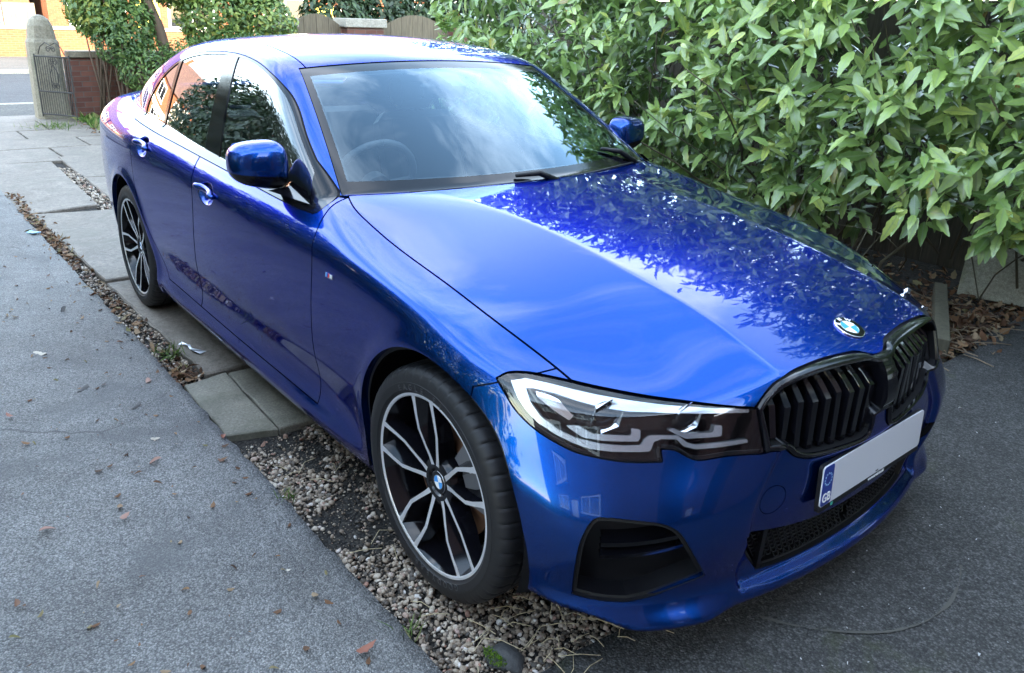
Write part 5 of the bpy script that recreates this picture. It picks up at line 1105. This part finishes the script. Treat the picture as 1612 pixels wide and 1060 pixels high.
# ------------------------------------------------------------------ wheels
def make_wheel(x, sg, phase):
    A = Matrix.Translation((x, sg*.787, .331)) @ Matrix(((1, 0, 0, 0), (0, 0, sg, 0), (0, 1, 0, 0), (0, 0, 0, 1)))     # local z = outwards
    mb = MB(); n = 400
    prof = [(-.104, .243), (-.118, .27), (-.118, .30), (-.104, .3235), (-.085, .3300), (-.055, .3312), (-.050, .3312), (-.049, .324), (-.041, .324), (-.040, .3315), (-.006, .3318), (-.005, .324), (.005, .324), (.006, .3318), (.040, .3315), (.041, .324), (.049, .324), (.050, .3312), (.060, .3312), (.085, .3300), (.097, .3265), (.107, .3190), (.1135, .3060), (.1165, .290), (.1165, .2890), (.1175, .2885), (.1172, .279), (.1150, .2680), (.1150, .2672), (.1135, .2665), (.110, .2610), (.1045, .250)]
    v = []; f = []
    for i, (w, r) in enumerate(prof):
        for k in range(n):
            rr = r
            if .055 < abs(w) < .109 and r > .315 and k % 8 == 0: rr -= .0045
            if .005 < abs(w) < .045 and r > .33 and (k+3) % 8 == 0: rr -= .004
            a = 2*math.pi*(k+(.35*abs(w)/.11 if abs(w) > .05 else 0)*8)/n; v.append(A @ Vector((rr*math.cos(a), rr*math.sin(a), w)))
    for i in range(len(prof)-1):
        for k in range(n): f.append((i*n+k, i*n+(k+1) % n, (i+1)*n+(k+1) % n, (i+1)*n+k))
    rim = MB()
    rim.lathe([(.098, .2600, 1), (.1065, .2595, 1), (.1085, .2575, 1), (.1085, .2515, 1), (.1060, .2480, 0), (.092, .2420, 0), (.060, .2300, 0), (-.02, .212, 0), (-.085, .215, 0), (-.100, .243, 0)], 96, A)
    rim.lathe([(.074, .0001), (.074, .034), (.082, .040), (.084, .050), (.080, .066), (.060, .078), (.02, .085)], 48, A)
    for k in range(5):
        for s in (-1, 1):
            th0 = math.radians(phase+72*k); P = []
            for r, da, hw, w, th in ((.045, 12, .0078, .083, .045), (.075, 14.0, .0064, .086, .05), (.11, 15.5, .0056, .092, .05), (.155, 16.2, .0056, .0985, .045), (.195, 13.2, .0062, .1025, .04), (.232, 10.8, .0076, .1055, .035), (.2525, 10.0, .0095, .1075, .03)):
                a = th0+s*math.radians(da); c = Vector((r*math.cos(a), r*math.sin(a), 0)); t = Vector((-math.sin(a), math.cos(a), 0)); P.append((c, t, hw, w, th))
            v2 = []; f2 = []; m2 = []
            for c, t, hw, w, th in P:
                inn = -s*t
                v2 += [c+inn*hw+Vector((0, 0, w)), c-inn*hw+Vector((0, 0, w)), c-inn*(hw+.006)+Vector((0, 0, w-th)), c+inn*(hw+.020*min(1, c.length/.12))+Vector((0, 0, w-th))]
            for i in range(len(P)-1):
                for j in range(4): f2.append((4*i+j, 4*i+(j+1) % 4, 4*i+4+(j+1) % 4, 4*i+4+j)); m2.append(1 if j == 0 else 0)
            k0 = len(rim.v); rim.v += [tuple(A @ p) for p in v2]; rim.f += [tuple(i+k0 for i in q) for q in f2]; rim.m += m2
    wh = rim.build('wheel', [GLOSS, SILVER], car, auto=30)
    mb.add(v, f); mb.build('tyre', RUBBER, wh, auto=50)
    dm = MB(); dm.lathe([(.030, .070), (.030, .168), (.012, .168), (.012, .07)], 64, A); dm.lathe([(.030, .07), (.055, .066), (.058, .05), (.058, .001)], 40, A); dm.build('brake_disc', DISC, wh, auto=30)
    cm = MB(); v3 = []; nn = 10; a0 = math.radians(28 if sg < 0 else 152) if x > -1 else math.radians(150 if sg < 0 else 30)
    for k in range(nn+1):
        a = a0+math.radians(62)*(k/nn-.5)
        for r, w in ((.115, .066), (.190, .060), (.195, .02), (.115, .034)): v3.append(A @ Vector((r*math.cos(a), r*math.sin(a), w)))
    cm.add(v3, [(4*k+j, 4*k+(j+1) % 4, 4*k+4+(j+1) % 4, 4*k+4+j) for k in range(nn) for j in range(4)]+[(0, 1, 2, 3), (4*nn+3, 4*nn+2, 4*nn+1, 4*nn)]); cm.build('brake_caliper', CALIP, wh, auto=40)
    vm = MB(); aa = math.radians(phase-62); vm.tube([A @ Vector((.234*math.cos(aa), .234*math.sin(aa), .085)), A @ Vector((.213*math.cos(aa), .213*math.sin(aa), .100))], .0042, 8); vm.build('tyre_valve', SILVER, wh)
    R_ = A.to_3x3(); up = R_ @ Vector((math.cos(math.radians(110)), math.sin(math.radians(110)), 0))
    Mc = face_M(A @ Vector((0, 0, .0745)), R_ @ Vector((0, 0, 1)), up); roundel(Mc, .032, wh, False)
    for ch_i, (word, mid) in enumerate((('EAGLE F1', 97), ('GOODYEAR', -80))):
        for i, ch in enumerate(word):
            if ch == ' ': continue
            a = math.radians(mid-(i-len(word)/2+.5)*6.0); 
            p = A @ Vector((.274*math.cos(a), .274*math.sin(a), .1166)); nrm = R_ @ Vector((0, 0, 1)); upv = R_ @ Vector((math.cos(a), math.sin(a), 0))
            LETTERS.append((ch, face_M(p, nrm, upv), wh))
    return wh
LETTERS = []
for x, ph in ((0, 98.), (-2.851, 113.5)):
    for sg in (-1, 1): make_wheel(x, sg, ph if sg < 0 else 180-ph)
LCACHE = {}
def letter(ch, size):
    if ch not in LCACHE:
        o = text_mesh('letter', ch, size, Matrix.Identity(4), RUBL, ext=.0012, bold=.0002); LCACHE[ch] = o.data.copy(); bpy.data.objects.remove(o)
    return LCACHE[ch]
RUBL = mat('raised tyre lettering', (.045, .045, .048), .5)
byw = {}
for ch, M, wh in LETTERS: byw.setdefault(wh.name, (wh, []))[1].append((ch, M))
for wh, items in byw.values():
    mb = MB()
    for ch, M in items:
        me = letter(ch, .024); mb.add([M @ v.co for v in me.vertices], [tuple(p.vertices) for p in me.polygons])
    mb.build('sidewall_lettering', RUBL, [c for c in wh.children if c.name.startswith('tyre') and not c.name.startswith('tyre_v')][0] if False else wh)
# ------------------------------------------------------------------ door mirrors
def f_mir(x, y, z):
    # local axes: x forwards, y outwards, z up
    zz = z+.10*y*0; bx = x/(.075-.10*np.clip(y, -.12, .12)*.25)
    g = (np.abs(bx)**2.6+np.abs((y)/.106)**3.2+np.abs((zz-.012*(y/.1)*-1)/(.078-.012*(y/.1)))**3.0)**(1/2.8)-1
    return smax(g*.075, (-.034-x), .012)
MV, MQ = surface_net(f_mir, (-.1, -.13, -.11), (.1, .13, .11), .006); MV = project(MV, f_mir); MT = np.concatenate([MQ[:, [0, 1, 2]], MQ[:, [0, 2, 3]]])
for sg in (-1, 1):
    rz = .12; ca, sa = math.cos(rz), math.sin(rz)
    def place(P): 
        x, y, z = P.T; X = x*ca-y*sa; Y = x*sa+y*ca; return np.stack([X-1.04, -sg*-1*(Y*.92+.897), z+1.043+.02*y/.1], 1)
    def place_n(N): x, y, z = N.T; return np.stack([x*ca-y*sa, sg*(x*sa+y*ca), z], 1)
    fz = MV[:, 2]+.030+.10*MV[:, 1]; root = None
    for nm, ff, mm in (('wing_mirror', -fz, PAINT), ('mirror_shell', fz, GLOSS)):
        V, T = refine_m = (MV, MT); E = clip(V, T, ff, surf=False); V, T = E; N = unit(grad(V, f_mir))
        T = T if sg > 0 else T[:, ::-1]
        o = pobj(nm, (place(V), T, place_n(N), np.zeros(len(T), int)), [mm], root or car); root = root or o
    mb = MB(); v = []
    for P in ((.040, -.02, -.074), (-.030, -.02, -.074), (-.030, -.11, -.085), (.040, -.11, -.080)): v.append(place(np.array([P]))[0])
    base = [(-.845, -.812, .975), (-.99, -.800, .985), (-.99, -.815, .955), (-.800, -.826, .943)]
    v = [(.0+v[3][0], v[3][1], v[3][2]+.03), (v[2][0], v[2][1], v[2][2]+.03), (v[2][0], v[2][1]+sg*.02, v[2][2]), (v[0][0], v[0][1], v[0][2]-.006)]+[(x, -sg*y, z) for x, y, z in base]
    mb.add(v, [(0, 1, 2, 3), (4, 5, 1, 0), (5, 6, 2, 1), (6, 7, 3, 2), (7, 4, 0, 3), (7, 6, 5, 4)]); mb.build('mirror_arm', GLOSS, root)
    mg = MB(); q = [place(np.array([[-.0345, y, z]]))[0] for y, z in rrect(-.085, -.055, .085, .058, .03)]; mg.add(q, [tuple(range(len(q)))]); mg.build('mirror_glass', CHROME, root)
# ------------------------------------------------------------------ wipers, sensor housing, aerial, cabin
def ws_pt(x, y, off=0): z = float(Wsf(np.array(x), np.array(y))); return Vector((x+off*.5, y, z+off*.86))
for (y0, y1, xo) in ((-.52, .10, 0), (.06, .66, 0)):
    mb = MB(); pts = []
    for k in range(11):
        t = k/10; y = y0+(y1-y0)*t; x = -.604-.30*y*y-.008*math.sin(t*2.6); pts.append(ws_pt(x, y, .001))
    mb.tube(pts, .005, 6); w = mb.build('wiper', PLAST, car, smooth=True)
    mb = MB(); x = -.615-.30*y1*y1; mb.tube([ws_pt(x+.02, y1-.03, .004), ws_pt(x-.012, y1-.10, .018), ws_pt(x-.022, y1-.20, .010)], [.012, .011, .007], 8); mb.build('wiper_arm', PLAST, w, smooth=True)
mb = MB(); c0 = [ws_pt(x, y, -.010) for x, y in ((-1.27, -.055), (-1.27, .065), (-1.15, .045), (-1.15, -.015))]; c1 = [p+Vector((-.02, 0, -.045)) for p in c0]
mb.add(c0+c1, [(0, 1, 2, 3), (7, 6, 5, 4), (0, 4, 5, 1), (1, 5, 6, 2), (2, 6, 7, 3), (3, 7, 4, 0)]); mb.build('sensor_housing', PLAST, car)
mb = MB(); mb.box((-1.262, -.115, 1.215), (-1.235, .115, 1.275), bev=.012); mb.build('rear_view_mirror', PLAST, car)
mb = MB(); v = []; f = []
ST = 9
for k in range(ST):
    t = k/(ST-1); x = -2.56-.17*t; hgt = .052*math.sin(math.pi*min(1, t*.9+.10))**.7*(1-.2*t); wd = .030*(1-.35*abs(2*t-1)); zb = float(Rf(np.array(x), np.array(0.)))
    for a in range(7): w = math.pi*a/6; v.append((x, wd*math.cos(w), zb-.006+hgt*math.sin(w)**.8))
for k in range(ST-1):
    for a in range(6): f.append((7*k+a, 7*k+a+1, 7*k+8+a, 7*k+7+a))
mb.add(v, f+[tuple(range(7)), tuple(range(56, 63))]); mb.build('aerial', PAINT, car, smooth=True)
SEAT = mat('dark grey seat', (.05, .05, .052), .6)
mb = MB(); v = []; f = []
for k, (x, z) in enumerate(((-.66, .90), (-.80, .925), (-1.0, .93), (-1.10, .90), (-1.14, .80), (-1.12, .55))):
    for y in (-.70, -.45, -.25, 0, .25, .45, .70): v.append((x, y, z+(.02*math.exp(-((y+.37)/.18)**2) if 1 < k < 4 else 0)))
for k in range(5):
    for j in range(6): f.append((7*k+j, 7*k+j+1, 7*k+8+j, 7*k+7+j))
mb.add(v, f); mb.build('dashboard', mat('dark grey dashboard', (.03, .03, .032), .6), car, smooth=True)
for y in (-.37, .37):
    mb = MB(); mb.box((-1.90, y-.25, .35), (-1.35, y+.25, .52), bev=.05)
    mb.box((-.08, -.24, 0), (.08, .24, .62), M=Matrix.Translation((-1.86, y, .48)) @ Matrix.Rotation(-.35, 4, 'Y'), bev=.05)
    mb.box((-.05, -.13, 0), (.05, .13, .17), M=Matrix.Translation((-2.075, y, 1.08)) @ Matrix.Rotation(-.15, 4, 'Y'), bev=.04); mb.build('seat', SEAT, car)
mb = MB(); mb.box((-2.75, -.62, .40), (-2.30, .62, .55), bev=.05); mb.box((-.07, -.62, 0), (.07, .62, .55), M=Matrix.Translation((-2.72, 0, .50)) @ Matrix.Rotation(-.4, 4, 'Y'), bev=.05); mb.build('rear_seat', SEAT, car)
mb = MB(); SM = Matrix.Translation((-1.20, -.37, .90)) @ Matrix.Rotation(math.radians(-66), 4, 'Y')
mb.tube([SM @ Vector((.182*math.cos(2*math.pi*k/40), .182*math.sin(2*math.pi*k/40), 0)) for k in range(41)], .016, 8)
for a in (0, math.pi, -math.pi/2 if False else math.pi*1.5): mb.tube([SM @ Vector((0, 0, -.02)), SM @ Vector((.18*math.sin(a), .18*math.cos(a), 0))], .014, 6)
mb.lathe([(.01, .001), (.01, .05), (-.04, .06)], 24, SM); mb.build('steering_wheel', SEAT, car, smooth=True)
